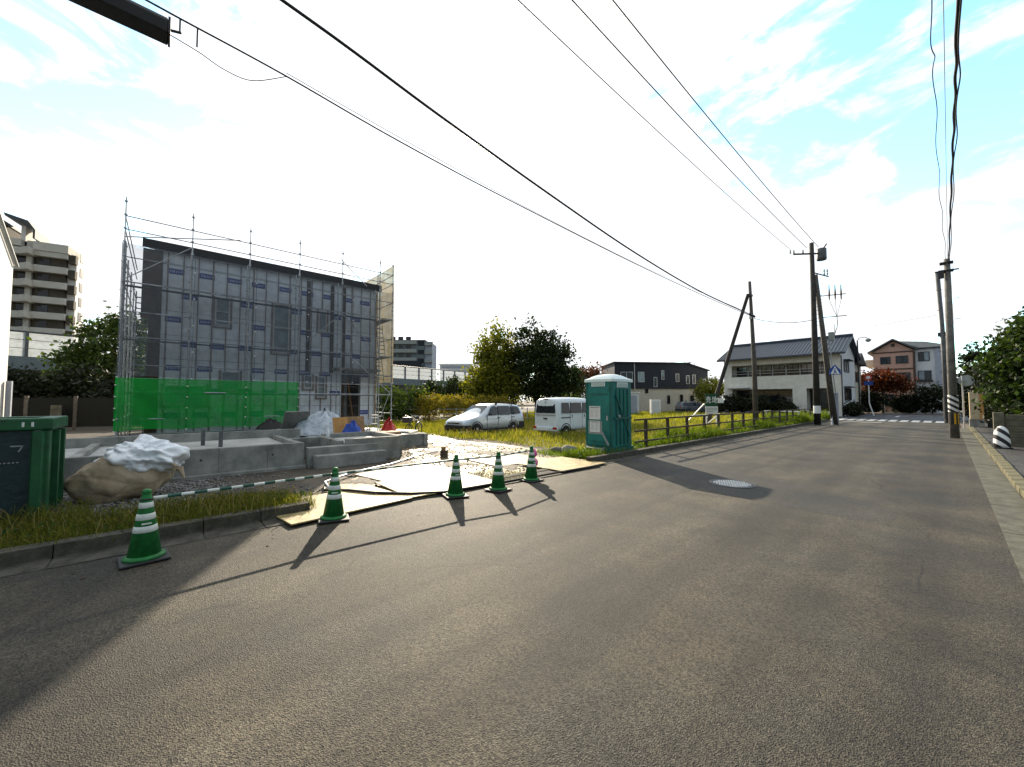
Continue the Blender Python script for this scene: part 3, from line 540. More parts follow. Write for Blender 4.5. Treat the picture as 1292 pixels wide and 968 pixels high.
def dumpster():
    t = thing('waste_skip', 'large green and blue steel waste skip with open top beside the bulk bag', 'waste skip', (-8.1,-1.17,0))
    # outer box from Y=-5 to 0 (local), X from -2.2 to 0
    MB().box(-.98,-.90,-4.4,0,.12,1.22).box(-.90,-.06,-4.4,-4.32,.12,1.22).box(-.90,-.06,-.08,0,.12,1.22).box(-.06,0,-4.4,0,.12,1.22).build('body', M['dblue'], t)
    MB().box(-.90,-.06,-4.3,-.09,.12,.18).build('floor', M['rust'], t)
    MB().box(-1.02,-.86,-4.46,.06,1.221,1.38).box(-.10,.06,-4.46,.06,1.222,1.381).box(-.86,-.10,-.12,.06,1.223,1.382).box(-.86,-.10,-4.46,-4.28,1.224,1.383).build('rim', M['dgreen'], t, bevel=.02)
    MB().box(.055,.075,-4.4,-.5,1.18,1.215).build('rim_lip', M['steel_d'], t)
    for y in (-.14,-1.3,-2.3,-3.3): MB().ext([(.002,y,.10),(.09,y+.03,.10),(.09,y+.11,.10),(.002,y+.14,.10)], (0,0,1.11)).build('rib', M['dgreen'], t)
    for x in (-.35,-.75): MB().box(x-.05,x+.05,.002,.07,.1,1.2).build('rib', M['dgreen'], t)
    MB().box(-.12,.03,-.10,.03,.02,1.215).build('corner_post', M['dgreen'], t, bevel=.015)
    MB().box(-.02,.06,-4.3,-.35,.08,.20).build('bottom_rail', M['dblue'], t)
    MB().obox((.03,-.05,.7),(.03,.05,1.1),(.04,0,0)).build('door_bar', M['steel_d'], t)
    for k in range(2): MB().cyl((.062,-.12-.08*k,1.27),(.062,-.12-.08*k,1.33),.012,n=8).build('rim_bolt', M['cwhite'], t)
    # stencilled 7, broken line of small marks below
    m = MB().strip([(.003,-.30,1.02),(.003,-.20,1.02),(.003,-.235,.95)], .016, (1,0,0), .003).strip([(.003,-.46,1.02),(.003,-.40,1.02)], .016, (1,0,0), .003)
    y = -.46
    while y < -.22: m.box(.003,.006,y,y+.02,.80,.815); y += .035
    m.build('stencil', M['boxg'], t)
dumpster()
# heap in the skip + bulk bag
def blob(name, m, c, rad, seed, amp=.12, n=28, flat=0, label=None, cat=None, parent=None, zmin=None, lumps=None, fine=.03, folds=0, crumple=0, cf=3, sm=True):
    import random as _r; cr = _r.Random(seed+50); CR = [(Vector((cr.gauss(0,1),cr.gauss(0,1),cr.gauss(0,1))).normalized(), cr.uniform(.6,1.7)*cf, cr.uniform(0,2)) for _ in range(9)]
    r = random.Random(seed); ph = [[r.uniform(0,6.28) for _ in range(3)] for _ in range(9)]; vs = []; fs = []
    for i in range(n+1):
        a = math.pi*i/n
        for j in range(2*n):
            b_ = math.pi*j/n; d = Vector((math.sin(a)*math.cos(b_), math.sin(a)*math.sin(b_), math.cos(a)))
            k = 1+amp*(math.sin(3*d.x+ph[0][0])*math.sin(2.6*d.y+ph[0][1])+.6*math.sin(5.5*d.x+4*d.z+ph[1][0])*math.sin(6*d.y+ph[1][1]))
            k += fine*(abs(math.sin(9*d.x+7*d.z+ph[2][0]))+abs(math.sin(12*d.y-8*d.z+5*d.x+ph[3][0]))+.6*abs(math.sin(21*d.z+9*d.y+ph[4][0])))
            if crumple: k += crumple*sum(abs(((d.dot(nn)+.25*math.sin(3*d.dot(CR[(ii+3)%9][0])))*ff+oo) % 2 - 1)/ff*cf for ii, (nn, ff, oo) in enumerate(CR))/3
            if folds: k -= folds*(1-abs(math.sin(4.5*b_+1.7*math.sin(3*a)+ph[5][0])))**3 + folds*.8*(1-abs(math.sin(5*a+1.3*math.sin(2*b_)+ph[6][0])))**4
            p = Vector((d.x*rad[0]*k, d.y*rad[1]*k, d.z*rad[2]*k))
            if lumps: p = lumps(p, d)
            if zmin is not None and p.z < zmin: p.z = zmin+(p.z-zmin)*.04; p.x *= 1.02; p.y *= 1.02
            vs.append(p)
    for i in range(n):
        for j in range(2*n): fs.append((i*2*n+j,(i+1)*2*n+j,(i+1)*2*n+(j+1)%(2*n),i*2*n+(j+1)%(2*n)))
    o = MB().add(vs, fs).build(name, m, parent, smooth=sm); o.location = c
    if label: tag(o, label, cat)
    return o
bagt = thing('bulk_bag', 'bulging tan woven bulk bag of rubbish topped with white polythene', 'bulk bag', (-9.2,-.52,0), R(84)); bagt.scale = (.86,.88,.92)
def lean(p, d): p.z *= (1-.25*max(0,-d.x)); p.x += .10*p.z; return p
blob('sack', M['bag'], (0,0,.36), (.86,.67,.57), 5, .08, 64, parent=bagt, zmin=-.35, lumps=lean, fine=.0, folds=.02, crumple=-.10, cf=2.6)
blob('polythene', M['poly'], (.38,-.02,.70), (.72,.68,.44), 8, .16, 66, parent=bagt, fine=.0, folds=.015, crumple=-.17, cf=5.0, sm=True)
MB().tube([(.55,-.28,.62),(.72,-.42,.72),(.84,-.42,.55),(.80,-.38,.35)], [.012,.035,.04,.02], 6).build('strap', M['bag'], bagt); MB().tube([(.70,-.25,.5),(.92,-.34,.48),(.98,-.34,.3)], [.05,.06,.02], 6).build('strap', M['bag'], bagt)
# ------------------------------------------------------------------ cones, bars
def cone():
    t = thing('traffic_cone', 'green traffic cone with white bands, nearest the camera beside the verge', 'traffic cone', (-5.47,-.11,.01), .1, 'cones along the site entrance')
    m = MB().box(-.19,.19,-.19,.19,0,.025).build('base', M['black'], t, bevel=.012)
    MB().lathe([(.165,.025),(.165,.045),(.135,.06)], n=20).build('foot_ring', M['cgreen'], t, smooth=True)
    def rr(z): return .132-(.132-.036)*(z-.06)/(.66-.06)
    zs = [.06,.27,.345,.405,.48,.53,.595,.66]
    prof = [(rr(.06),.06),(rr(.64),.64),(.033,.665),(.038,.67),(.034,.695),(.012,.705)]
    MB().lathe(prof, n=20).build('cone_body', M['cgreen'], t, smooth=True)
    for a, b in ((.285,.345),(.405,.465),(.52,.575)): MB().lathe([(rr(a)+.0005,a),(rr(a)+.003,a+.002),(rr(b)+.003,b-.002),(rr(b)+.0005,b)], n=20).build('band', M['cwhite'], t, smooth=True)
    MB().obox((.0995,0,.375),(.012,.075,.012)).build('tag_mark', M['cwhite'], t)
    return t
CP = [(-5.47,-.11),(-5.59,1.75),(-5.55,3.68),(-5.40,4.49),(-5.61,5.53)]
CL = [None,'green traffic cone with white bands, at the left corner of the plywood plates','green traffic cone with white bands, middle one standing left of the grass tuft','green traffic cone with white bands, fourth along between the middle and the last cone','green traffic cone with white bands, farthest one beside the pink ribbon']
c0 = cone()
for p, l in zip(CP[1:], CL[1:]): q = dup(c0, (*p,.014), rnd.uniform(-.3,.3), l); q.rotation_euler = (rnd.uniform(-.025,.025), rnd.uniform(-.025,.025), rnd.uniform(-.3,.3)); q.scale = (1,1,rnd.uniform(.96,1.0))
def cone_bar(a, b, z, label, nb=17):
    a = Vector((*a,z)); b = Vector((*b,z)); d = b-a; L_ = d.length; d.normalize(); c = (a+b)/2
    t = thing('cone_bar', label, 'barrier bar', c, math.atan2(d.y,d.x), 'striped bars slung between the cones')
    h = L_/2-.05; MB().cyl((-h,0,0),(h,0,0),.0165,n=10).build('tube', M['cwhite'], t)
    k = max(3, int(L_/.115)); w = 2*h/k
    s = 0
    for i in range(1, k, 2): MB().cyl((-h+i*w,0,0),(-h+(i+1)*w,0,0),.0175,n=10).build('stripe', M['bgreen'], t)
    for s in (-1,1):
        pts = [(s*(h+.05)+.05*math.cos(q),.05*math.sin(q),0) for q in [2*math.pi*i/12 for i in range(13)]]
        MB().tube(pts, .009, 5).build('ring', M['black'], t)
BL = ['green and white striped bar between the nearest cone and the plate-corner cone','green and white striped bar between the plate-corner cone and the middle cone','green and white striped bar between the middle cone and the fourth cone','green and white striped bar between the fourth cone and the farthest cone']
for i in range(4): cone_bar(CP[i], CP[i+1], .615, BL[i])
o = MB().tube([(0,0,0),(.02,.01,.3),(0,0,.52)], .02, 8)
pt = thing('pink_barrier_stand', 'bright pink plastic barrier stand beside the farthest cone', 'barrier stand', (-5.75,5.72,.02))
MB().lathe([(.11,0),(.11,.03),(.04,.06),(.035,.2)], n=12).build('foot', M['pinkp'], pt, smooth=True); MB().lathe([(.03,.2),(.10,.26),(.11,.34),(.06,.40)], n=12).build('knob', M['pinkp'], pt, smooth=True)
MB().lathe([(.03,.40),(.085,.46),(.09,.52),(.05,.585),(.02,.60)], n=12).build('knob', M['pinkp'], pt, smooth=True)
# plates over the entrance
PL = [(-6.35,2.05,1.35,1.8,.12,'yellowish plywood sheet at the left corner of the entrance by the second cone'),(-6.55,3.95,1.5,1.85,-.03,'yellowish plywood sheet behind the middle cone'),(-6.45,7.45,1.45,1.7,.04,'pale plywood sheet at the far end of the entrance'),(-8.0,4.1,1.5,1.8,.16,'mud-smeared board farther in behind the hose'),(-7.95,7.0,1.4,1.8,-.05,'mud-smeared board in the middle of the sandy track')]
for x, y, w, l, a, lab in PL:
    o = MB().box(-w/2,w/2,-l/2,l/2,0,.018).build('ground_board', M['plate'] if 'plywood' in lab else M['mud'], bevel=.004); o.location = (x,y,.034 if x > -7 else .004); o.rotation_euler = (0,0,a); tag(o, lab, 'board')
tag(MB().tube([(-8.0,2.35,.03),(-7.4,2.15,.03),(-6.9,2.4,.075),(-6.42,2.66,.075),(-5.98,3.1,.07),(-5.78,3.6,.05),(-5.78,4.3,.04),(-5.75,5.0,.04),(-5.72,6.4,.04),(-5.68,7.9,.04)], .022, 8).build('rubber_hose', M['black'], smooth=True), 'black rubber hose lying along the road edge behind the cones', 'hose')
tag(MB().tube([(-7.2,2.2,.05),(-7.9,2.3,.07),(-8.35,2.7,.05),(-8.8,3.3,.04),(-9.2,4.2,.04),(-10.1,5.4,.04),(-10.5,6.3,.05)], .02, 8).build('grey_conduit', M['steel'], smooth=True), 'thin grey conduit running across the mud to the foundation end', 'conduit')
o = thing('survey_stump', 'short weathered timber stump standing in the sandy track', 'stump', (-9.55,5.95,0), .3)
MB().box(-.09,.09,-.07,.07,0,.20).build('post', M['wood_d'], o, bevel=.01); MB().box(-.07,.02,-.05,.05,.2,.30).build('top_block', M['wood'], o)
# ------------------------------------------------------------------ portable toilet
def toilet():
    t = thing('portable_toilet', 'teal portable toilet with white domed roof and paper notices by the fence', 'portable toilet', (-6.98,10.25,0))
    hx, hy = .47, .52; z0, z1 = .22, 2.22
    MB().ext([(-hx,-hy,z0),(hx,-hy,z0),(hx,hy,z0),(-hx,hy,z0)], (0,0,z1-z0)).build('cabin', M['teal'], t, bevel=.03)
    MB().box(-hx-.03,hx+.03,-hy-.03,hy+.03,.10,.225).build('plinth', M['teal_d'], t)
    for s in (-1,1): MB().box(s*.38-.06,s*.38+.06,-hy-.05,hy+.05,0,.10).build('skid', M['steel_d'], t)
    vs = []; n = 10; fs = []
    for i in range(n+1):
        for j in range(n+1):
            u, v = i/n*2-1, j/n*2-1; vs.append((u*(hx+.035), v*(hy+.035), 2.25+.17*(1-abs(u)**3.2)*(1-abs(v)**3.2)))
    for i in range(n):
        for j in range(n): a = i*(n+1)+j; fs.append((a,a+n+1,a+n+2,a+1))
    MB().add(vs, fs).box(-hx-.035,hx+.035,-hy-.035,hy+.035,2.17,2.249).build('roof', M['roofw'], t, smooth=False)
    # door on the face towards the camera side (-Y)
    d = MB().box(-.40,.40,-hy-.028,-hy-.002,.28,2.0).build('door', M['teal'], t, bevel=.012)
    MB().box(.31,.35,-hy-.06,-hy-.03,1.02,1.16).build('handle', M['frame'], d)
    for k in range(2): MB().box(-.34,.34,-hy-.036,-hy-.029,.36+k*1.42-.0,.40+k*1.42).build('moulding', M['teal_d'], d)
    for x in (-.44,.44): MB().box(x-.03,x+.03,-hy-.02,-hy-.001,.24,2.16).build('door_post', M['teal_d'], t)
    v = MB().box(-.24,.24,-hy-.03,-hy-.003,2.03,2.16).build('vent', M['roofw'], t)
    for k in range(4): MB().box(-.22,.22,-hy-.034,-hy-.031,2.045+k*.03,2.055+k*.03).build('slat', M['teal_d'], v)
    v = MB().box(hx+.003,hx+.03,-.28,.28,2.0,2.15).build('vent', M['roofw'], t)
    for k in range(4): MB().box(hx+.031,hx+.034,-.26,.26,2.015+k*.03,2.025+k*.03).build('slat', M['teal_d'], v)
    for y in (-.3,-.1,.1,.3): MB().box(hx+.002,hx+.025,y-.03,y+.03,.3,1.95).build('side_rib', M['teal_d'], t)
    MB().obox((hx+.035,0,1.15),(.02,1.45,.05),(-1.05,0,0)).build('brace_bar', M['teal_d'], t)
    MB().box(hx+.03,hx+.05,-.45,.45,1.05,1.12).build('brace_bar', M['teal_d'], t); MB().cyl((hx+.05,-.25,1.15),(hx+.08,-.25,1.15),.04,n=10).build('lock', M['frame'], t)
    MB().obox((.30,-hy-.12,.5),(.05,.03,.45),(0,-.55,0)).build('stay', M['boxg'], t)
    # notices
    for zc, h, w in ((1.24,.40,.40),(.83,.34,.36)):
        f = MB().box(-.12-w/2,-.12+w/2,-hy-.040,-hy-.031,zc-h/2,zc+h/2).build('notice', M['paper'], t)
        m = MB(); m.box(-.12-w*.42,-.12+w*.42,-hy-.042,-hy-.0405,zc+h*.36,zc+h*.44)
        for k in range(7):
            z = zc+h*.26-k*h*.095; wv = w*rnd.uniform(.25,.42); m.box(-.12-w*.40,-.12-w*.4+wv*.95,-hy-.042,-hy-.0405,z,z+h*.02); m.box(-.12+w*.06,-.12+w*.06+wv*.75,-hy-.042,-hy-.0405,z,z+h*.02)
        m.build('print', M['boxg'], f)
    MB().box(-.36,.13,-hy-.0305,-hy-.0285,.60,1.0).build('notice_board', M['boxg'], t)
toilet()
def steps():
    t = thing('toilet_steps', 'small grey metal steps in front of the teal toilet door', 'steps', (-6.98,9.38,0))
    for x in (-.28,.28): MB().ext([(x-.012,-.22,0),(x-.012,-.12,0),(x-.012,.25,.24),(x-.012,.15,.24)], (.024,0,0)).build('side_rail', M['boxg'], t)
    for k in range(2): MB().box(-.27,.27,-.14+k*.16,-.02+k*.16,.09+k*.11,.115+k*.11).build('tread', M['boxg'], t)
steps()
o = blob('field_stone', M['stone'], (-7.75,9.25,.08), (.26,.20,.16), 3, .15, 12, label='rounded grey stone lying in the grass left of the toilet steps', cat='stone', zmin=-.1)
o = blob('concrete_lump', M['conc_d'], (-8.15,9.2,.05), (.30,.16,.10), 6, .15, 10, label='low slab of broken concrete left of the rounded stone', cat='stone', zmin=-.1)
# ------------------------------------------------------------------ roadside fence
def fence():
    t = thing('rail_fence', 'low brown post and three rail fence along the grassy field', 'fence', (-6.7,11.2,0)); ys = [11.95+1.55*k for k in range(17)]; p0 = None
    for y in ys:
        if p0 is None: p0 = MB().box(-.045,.045,-.045,.045,-.1,1.0).build('post', M['brownrail'], t, bevel=.01); p0.location = (0,y-11.2,0)
        else: again(p0, (rnd.uniform(-.015,.015),y-11.2,rnd.uniform(-.02,.02)), (rnd.uniform(-.02,.02),rnd.uniform(-.02,.02),0))
    yy = [11.15]+ys
    for z in (.99,.63,.29):
        for a, b in zip(yy, yy[1:]): MB().box(.048,.08,a-11.2+.006,b-11.2-.006,z-.028,z+.028).build('rail', M['brownrail'], t)
fence()
def wire_fence():
    t = thing('pipe_fence', 'thin grey pipe fence in the weeds at the back of the lot', 'fence', (-24,13,0)); a = Vector((-6,-6,0)); b = Vector((4,10,0))
    for z in (.95,.6,.25): MB().cyl(a+Vector((0,0,z)), b+Vector((0,0,z)), .028, n=6).build('rail', M['boxg'], t)
    for k in range(8): p = a.lerp(b, k/7); MB().cyl(p, p+Vector((0,0,1.05)), .035, n=6).build('post', M['boxg'], t)
wire_fence()
# ------------------------------------------------------------------ vehicles
def loft(stations, name, m, parent, sub=1):
    """stations: (x, [(y,z)...]) half section from bottom centre to top centre; mirrored"""
    n = len(stations[0][1]); vs = []; fs = []
    for x, sec in stations: vs += [(x, y, z) for y, z in sec] + [(x, -y, z) for y, z in sec[::-1][1:-1]]
    k = 2*n-2
    for i in range(len(stations)-1):
        for j in range(k): fs.append((i*k+j, (i+1)*k+j, (i+1)*k+(j+1)%k, i*k+(j+1)%k))
    fs += [tuple(range(k)), tuple(range((len(stations)-1)*k, len(stations)*k))[::-1]]
    return MB().add(vs, fs).build(name, m, parent, smooth=True, sub=sub)
def wheel_at(t, x, y, r, side):
    w = MB(); prof = [(r*.62,-.085),(r*.93,-.085),(r,-.06),(r,.06),(r*.93,.085),(r*.62,.085)]
    def rot(mb): mb.v = [(p[0]+x, p[2]*side+y, p[1]+r) for p in mb.v]; return mb
    wh = rot(MB().lathe(prof, n=24)).build('wheel', M['tyre'], t, smooth=True)
    rot(MB().lathe([(r*.62,-.05),(r*.62,.082),(r*.55,.07),(r*.3,.06),(r*.24,.085),(.02,.09)], n=24)).build('rim', M['rim'], wh, smooth=True)
    h = MB()
    for k in range(8): a = k*math.pi/4; h.obox((x+r*.42*math.cos(a), y+side*.067, r+r*.42*math.sin(a)), (.035,.012,.02), (0,-a,0))
    h.build('rim_hole', M['black'], wh)
def panel(pts, name, m, parent, th=.012):
    n = (Vector(pts[1])-Vector(pts[0])).cross(Vector(pts[-1])-Vector(pts[0])).normalized()
    return MB().ext([Vector(p)-n*.002 for p in pts], n*th).build(name, m, parent)
def wagon(label, loc, rz, paint, sc=1):
    t = thing('parked_car', label, 'car', loc, rz)        # front at +x, length 4.35
    def sec(w, sill, belt, top, tw, rw):   # bottom centre, sill, mid, belt, roof edge, roof
        return [(0,sill),(w*.93,sill),(w,sill+.18),(w*1.0,(sill+belt)/2+.08),(w*.965,belt),(tw,top-.05),(rw,top-.005),(0,top+.012)]
    st = [(-2.16,sec(.70,.42,.86,.90,.62,.5)),(-2.10,sec(.79,.30,.90,1.02,.70,.58)),(-1.95,sec(.83,.24,.92,1.38,.62,.55)),(-1.75,sec(.84,.22,.92,1.46,.60,.53)),(-1.0,sec(.845,.20,.92,1.50,.60,.53)),(-.2,sec(.845,.20,.91,1.505,.60,.53)),(.35,sec(.845,.20,.90,1.46,.61,.54)),
          (.72,sec(.845,.20,.90,1.22,.68,.58)),(1.06,sec(.84,.20,.88,.96,.76,.6)),(1.35,sec(.83,.21,.86,.915,.76,.6)),(1.75,sec(.81,.22,.78,.84,.72,.56)),(2.02,sec(.76,.25,.66,.72,.66,.5)),(2.15,sec(.66,.32,.56,.60,.56,.4))]
    loft(st, 'body', M[paint], t, 2)
    for s in (-1,1):
        G = M['glass_d']
        for nm, pts in (('side_window',[(.62,.835,.945),(-.02,.845,.945),(-.02,.665,1.38),(.25,.675,1.38)]),('side_window',[(-.12,.845,.945),(-1.0,.845,.945),(-1.0,.665,1.38),(-.12,.665,1.38)]),('rear_quarter_window',[(-1.1,.845,.95),(-1.78,.825,.98),(-1.68,.675,1.34),(-1.1,.665,1.38)])):
            q = [(x, s*y, z) for x, y, z in pts]; panel(q if s > 0 else q[::-1], nm, M['glass'], t, .02)
        for x in (-.06,): pass
        for x in (1.36,-1.17):
            y = s*.775; wheel_at(t, x, s*.77, .295, s)
            pts = [(x+.36*math.cos(a), s*.845, .30+.36*math.sin(a)) for a in [math.pi*i/10-.2 for i in range(13)]]
            MB().tube(pts, .018, 6).build('wheel_arch', M['bumper'], t)
        for x in (.02,-1.03): MB().box(x-.28+.05,x-.28+.20,s*.845-.012,s*.845+.03,.80,.83).build('door_handle', M['bumper'], t)
        for x in (.70,-.07,-1.06): MB().box(x-.006,x+.006,s*.838-.004,s*.838+.014,.36,.90).build('door_seam', M['dark'], t)
        MB().obox((.56,s*.93,.98),(.08,.16,.11),(0,0,s*.2)).build('door_mirror', M['bumper'], t, bevel=.02)
        hl = [(2.05,.42,.66),(1.86,.73,.70),(1.90,.755,.56),(2.10,.48,.53)]; q = [(x,s*y,z) for x,y,z in hl]; panel(q[::-1] if s > 0 else q, 'headlight', M['lamp'], t, .03)
        q = [(-2.10,s*.60,.95),(-2.10,s*.79,.95),(-2.13,s*.76,.66),(-2.15,s*.62,.66)]; panel(q if s > 0 else q[::-1], 'tail_light', M['red'], t, .02)
        MB().box(-1.9,1.0,s*.85-.02,s*.85+.012,.20,.30).build('sill', M['bumper'], t)
    panel([(1.02,-.66,.955),(1.02,.66,.955),(.42,.56,1.42),(.42,-.56,1.42)], 'windscreen', M['glass'], t, .02)
    panel([(-2.06,.62,1.0),(-2.06,-.62,1.0),(-1.90,-.55,1.38),(-1.90,.55,1.38)], 'rear_window', M['glass_d'], t, .02)
    MB().ext([(2.22,-.55,.22),(2.22,.55,.22),(2.02,.83,.22),(1.72,.862,.22),(1.72,-.862,.22),(2.02,-.83,.22)], (0,0,.28)).build('front_bumper', M['bumper'], t, bevel=.05)
    MB().ext([(-2.24,-.6,.24),(-2.24,.6,.24),(-2.08,.84,.24),(-1.62,.862,.24),(-1.62,-.862,.24),(-2.08,-.84,.24)], (0,0,.34)).build('rear_bumper', M['bumper'], t, bevel=.05)
    MB().box(2.09,2.14,-.4,.4,.56,.63).build('grille', M['bumper'], t)
    for x in (-.15,-1.35):
        r = MB().cyl((x,-.66,1.56),(x,.66,1.56),.018,n=6).build('roof_bar', M['bumper'], t)
        for s in (-1,1): MB().box(x-.05,x+.05,s*.585-.03,s*.585+.03,1.45,1.56).build('bar_foot', M['bumper'], r)
    for s in (-1,1): MB().tube([(1.04,s*.1,.975),(.95,s*.35,1.03),(.85,s*.6,1.11)], .012, 5).build('wiper', M['bumper'], t)
    return t
wagon('silver estate car with black bumpers and roof bars parked in the weedy field', (-15.85,12.35,-.06), math.atan2(-2.53+.0, .12)+R(3), 'silver')
wagon('small dark grey car parked in front of the navy house far behind', (-21.6,50.6,-.05), R(50), 'greycar')
def van():
    t = thing('parked_van', 'white boxy kei van parked with its rear towards the road, behind the toilet', 'van', (-12.3,14.75,-.05), R(90))    # front +x
    W_ = .735
    def sec(w, sill, belt, top): return [(0,sill),(w*.95,sill),(w,sill+.12),(w,sill+.45),(w*.99,belt),(w*.90,top-.14),(w*.80,top-.03),(0,top+.01)]
    st = [(-1.70,sec(.70,.34,.98,1.66)),(-1.66,sec(.73,.28,1.0,1.74)),(-1.55,sec(W_,.26,1.02,1.79)),(-.5,sec(W_,.26,1.02,1.82)),(.7,sec(W_,.26,1.02,1.80)),(1.05,sec(W_,.26,1.02,1.70)),(1.45,sec(W_,.26,1.0,1.12)),(1.64,sec(.70,.28,.8,.90)),(1.69,sec(.64,.34,.62,.68))]
    loft(st, 'body', M['vanw'], t, 1)
    q = [(-1.70,.60,1.08),(-1.70,-.60,1.08),(-1.645,-.55,1.58),(-1.645,.55,1.58)]; panel(q, 'rear_window', M['glass_d'], t, .03)
    MB().box(-1.735,-1.68,-.11,.11,.80,.86).build('tailgate_handle', M['bumper'], t); MB().box(-1.735,-1.70,-.62,.62,.985,.995).build('tailgate_seam', M['dark'], t); MB().cyl((-1.72,0,1.52),(-1.66,.0,1.66),.012).build('rear_wiper', M['bumper'], t); MB().obox((-1.66,0,1.72),(.08,.25,.03)).build('brake_lamp', M['bumper'], t)
    MB().box(-1.78,-1.60,-.72,.72,.27,.45).build('rear_bumper', M['vanw'], t, bevel=.03)
    for s in (-1,1):
        MB().box(-1.795,-1.74,s*.62-.10,s*.62+.10,.36,.46).build('tail_light', M['red'], t)
        for a, b in ((-1.42,-.86),(-.80,.02),(.10,.72)):
            q = [(a,s*.737,1.08),(b,s*.737,1.08),(b-.02,s*.678,1.55),(a+.06,s*.678,1.55)]; panel(q[::-1] if s > 0 else q, 'side_window', M['glass_d'], t, .02)
        MB().box(-1.45,-.8,s*.737-.01,s*.737+.008,.86,.90).build('slide_rail', M['dark'], t)
        for x in (-.83,.06,.82): MB().box(x-.006,x+.006,s*.734-.004,s*.734+.008,.36,1.6 if x < .8 else 1.0).build('door_seam', M['dark'], t)
        for x in (-.70,.20): MB().box(x,x+.04,s*.735-.004,s*.735+.03,.86,1.0).build('door_handle', M['bumper'], t)
        for x in (-1.12,1.05):
            wheel_at(t, x, s*.665, .27, s)
            pts = [(x+.33*math.cos(a), s*.722, .28+.33*math.sin(a)) for a in [math.pi*i/10 for i in range(11)]]; MB().tube(pts, .03, 6).build('wheel_arch', M['dark'], t)
    panel([(1.40,-.62,1.12),(1.40,.62,1.12),(1.07,.55,1.64),(1.07,-.55,1.64)], 'windscreen', M['glass'], t, .04)
van()
# ------------------------------------------------------------------ for-sale sign
def sale_sign():
    t = thing('sale_sign', 'green land-for-sale board with white characters on a white timber frame in the field', 'sign', (-9.7,25.2,0), R(44))
    m = M['white']
    for x in (-.30,.30): MB().box(x-.03,x+.03,.02,.08,0,1.98).build('post', m, t)
    MB().obox((-.9,.35,.75),(.05,.05,1.8),(.0,.75,0)).build('strut', m, t); MB().obox((-.72,.2,.7),(.9,.04,.05)).build('strut', m, t); MB().obox((.15,.06,.5),(.9,.04,.05),(0,-.7,0)).build('strut', m, t)
    b = MB().box(-.37,.37,-.01,.018,1.24,2.02).build('board', M['sgreen'], t)
    MB().box(-.37,.37,-.012,.017,.78,1.235).build('lower_board', M['paper'], t)
    SELL = [[(.15,.86),(.85,.86)],[(.5,1.0),(.5,.72)],[(.25,.72),(.75,.72)],[(.1,.45),(.1,.58),(.9,.58),(.9,.45)],[(.38,.46),(.35,.25),(.12,.02)],[(.62,.46),(.62,.1),(.7,.03),(.9,.04),(.93,.18)]]
    LAND = [[(.05,.68),(.38,.68)],[(.21,.95),(.21,.18)],[(.02,.14),(.4,.22)],[(.46,.60),(.92,.74),(.9,.42),(.8,.40)],[(.68,1.0),(.68,.26)],[(.52,.88),(.52,.12),(.6,.04),(.94,.04),(.96,.2)]]
    mm = MB()
    for ox, ch in ((-.34,SELL),(.02,LAND)):
        for s in ch: mm.strip([(ox+.31*x, -.010, 1.45+.40*z) for x, z in s], .038, (0,-1,0), .004)
    mm.build('lettering', M['white'], b)
    k = MB(); 
    for z in (1.12,1.02,.92): k.box(-.31,.31 if z > .95 else .1,-.016,-.0125,z-.02,z+.02)
    k.build('print', M['boxg'], t)
    MB().box(.42,.75,.05,.08,1.45,1.75).build('side_board', M['white'], t)
sale_sign()
# ------------------------------------------------------------------ utility poles and wires
def slack(a, b, sag, n=24): return [(Vector(a).lerp(Vector(b), i/n) - Vector((0,0,4*sag*(i/n)*(1-i/n)))) for i in range(n+1)]
def cable(label, pts, r, name='overhead_cable', n=5, m='wire'): return tag(MB().tube(pts, r, n).build(name, M[m], smooth=True), label, 'cable')
def wood_pole():
    t = thing('utility_pole', 'thin weathered wooden pole standing in the field with a leaning strut', 'utility pole', (-8.2,28.3,0))
    MB().tube([(.0,0,0),(-.02,.02,4),(-.14,-.05,9.35)], [.16,.135,.09], 12).build('pole', M['polew'], t, smooth=True)
    MB().cyl((-2.15,-2.2,.0),(-.2,-.2,8.5),.13,.10,10).build('strut', M['poled'], t); MB().box(-.26,.0,-.25,.05,8.36,8.48).build('collar', M['dark'], t)
    MB().box(-.14,-.02,-.3,-.08,6.85,7.05).build('bracket', M['insul'], t); MB().cyl((.1,-1.0,7.03),(.1,-.1,7.0),.07,n=8).build('cable_sleeve', M['black'], t)
wood_pole()
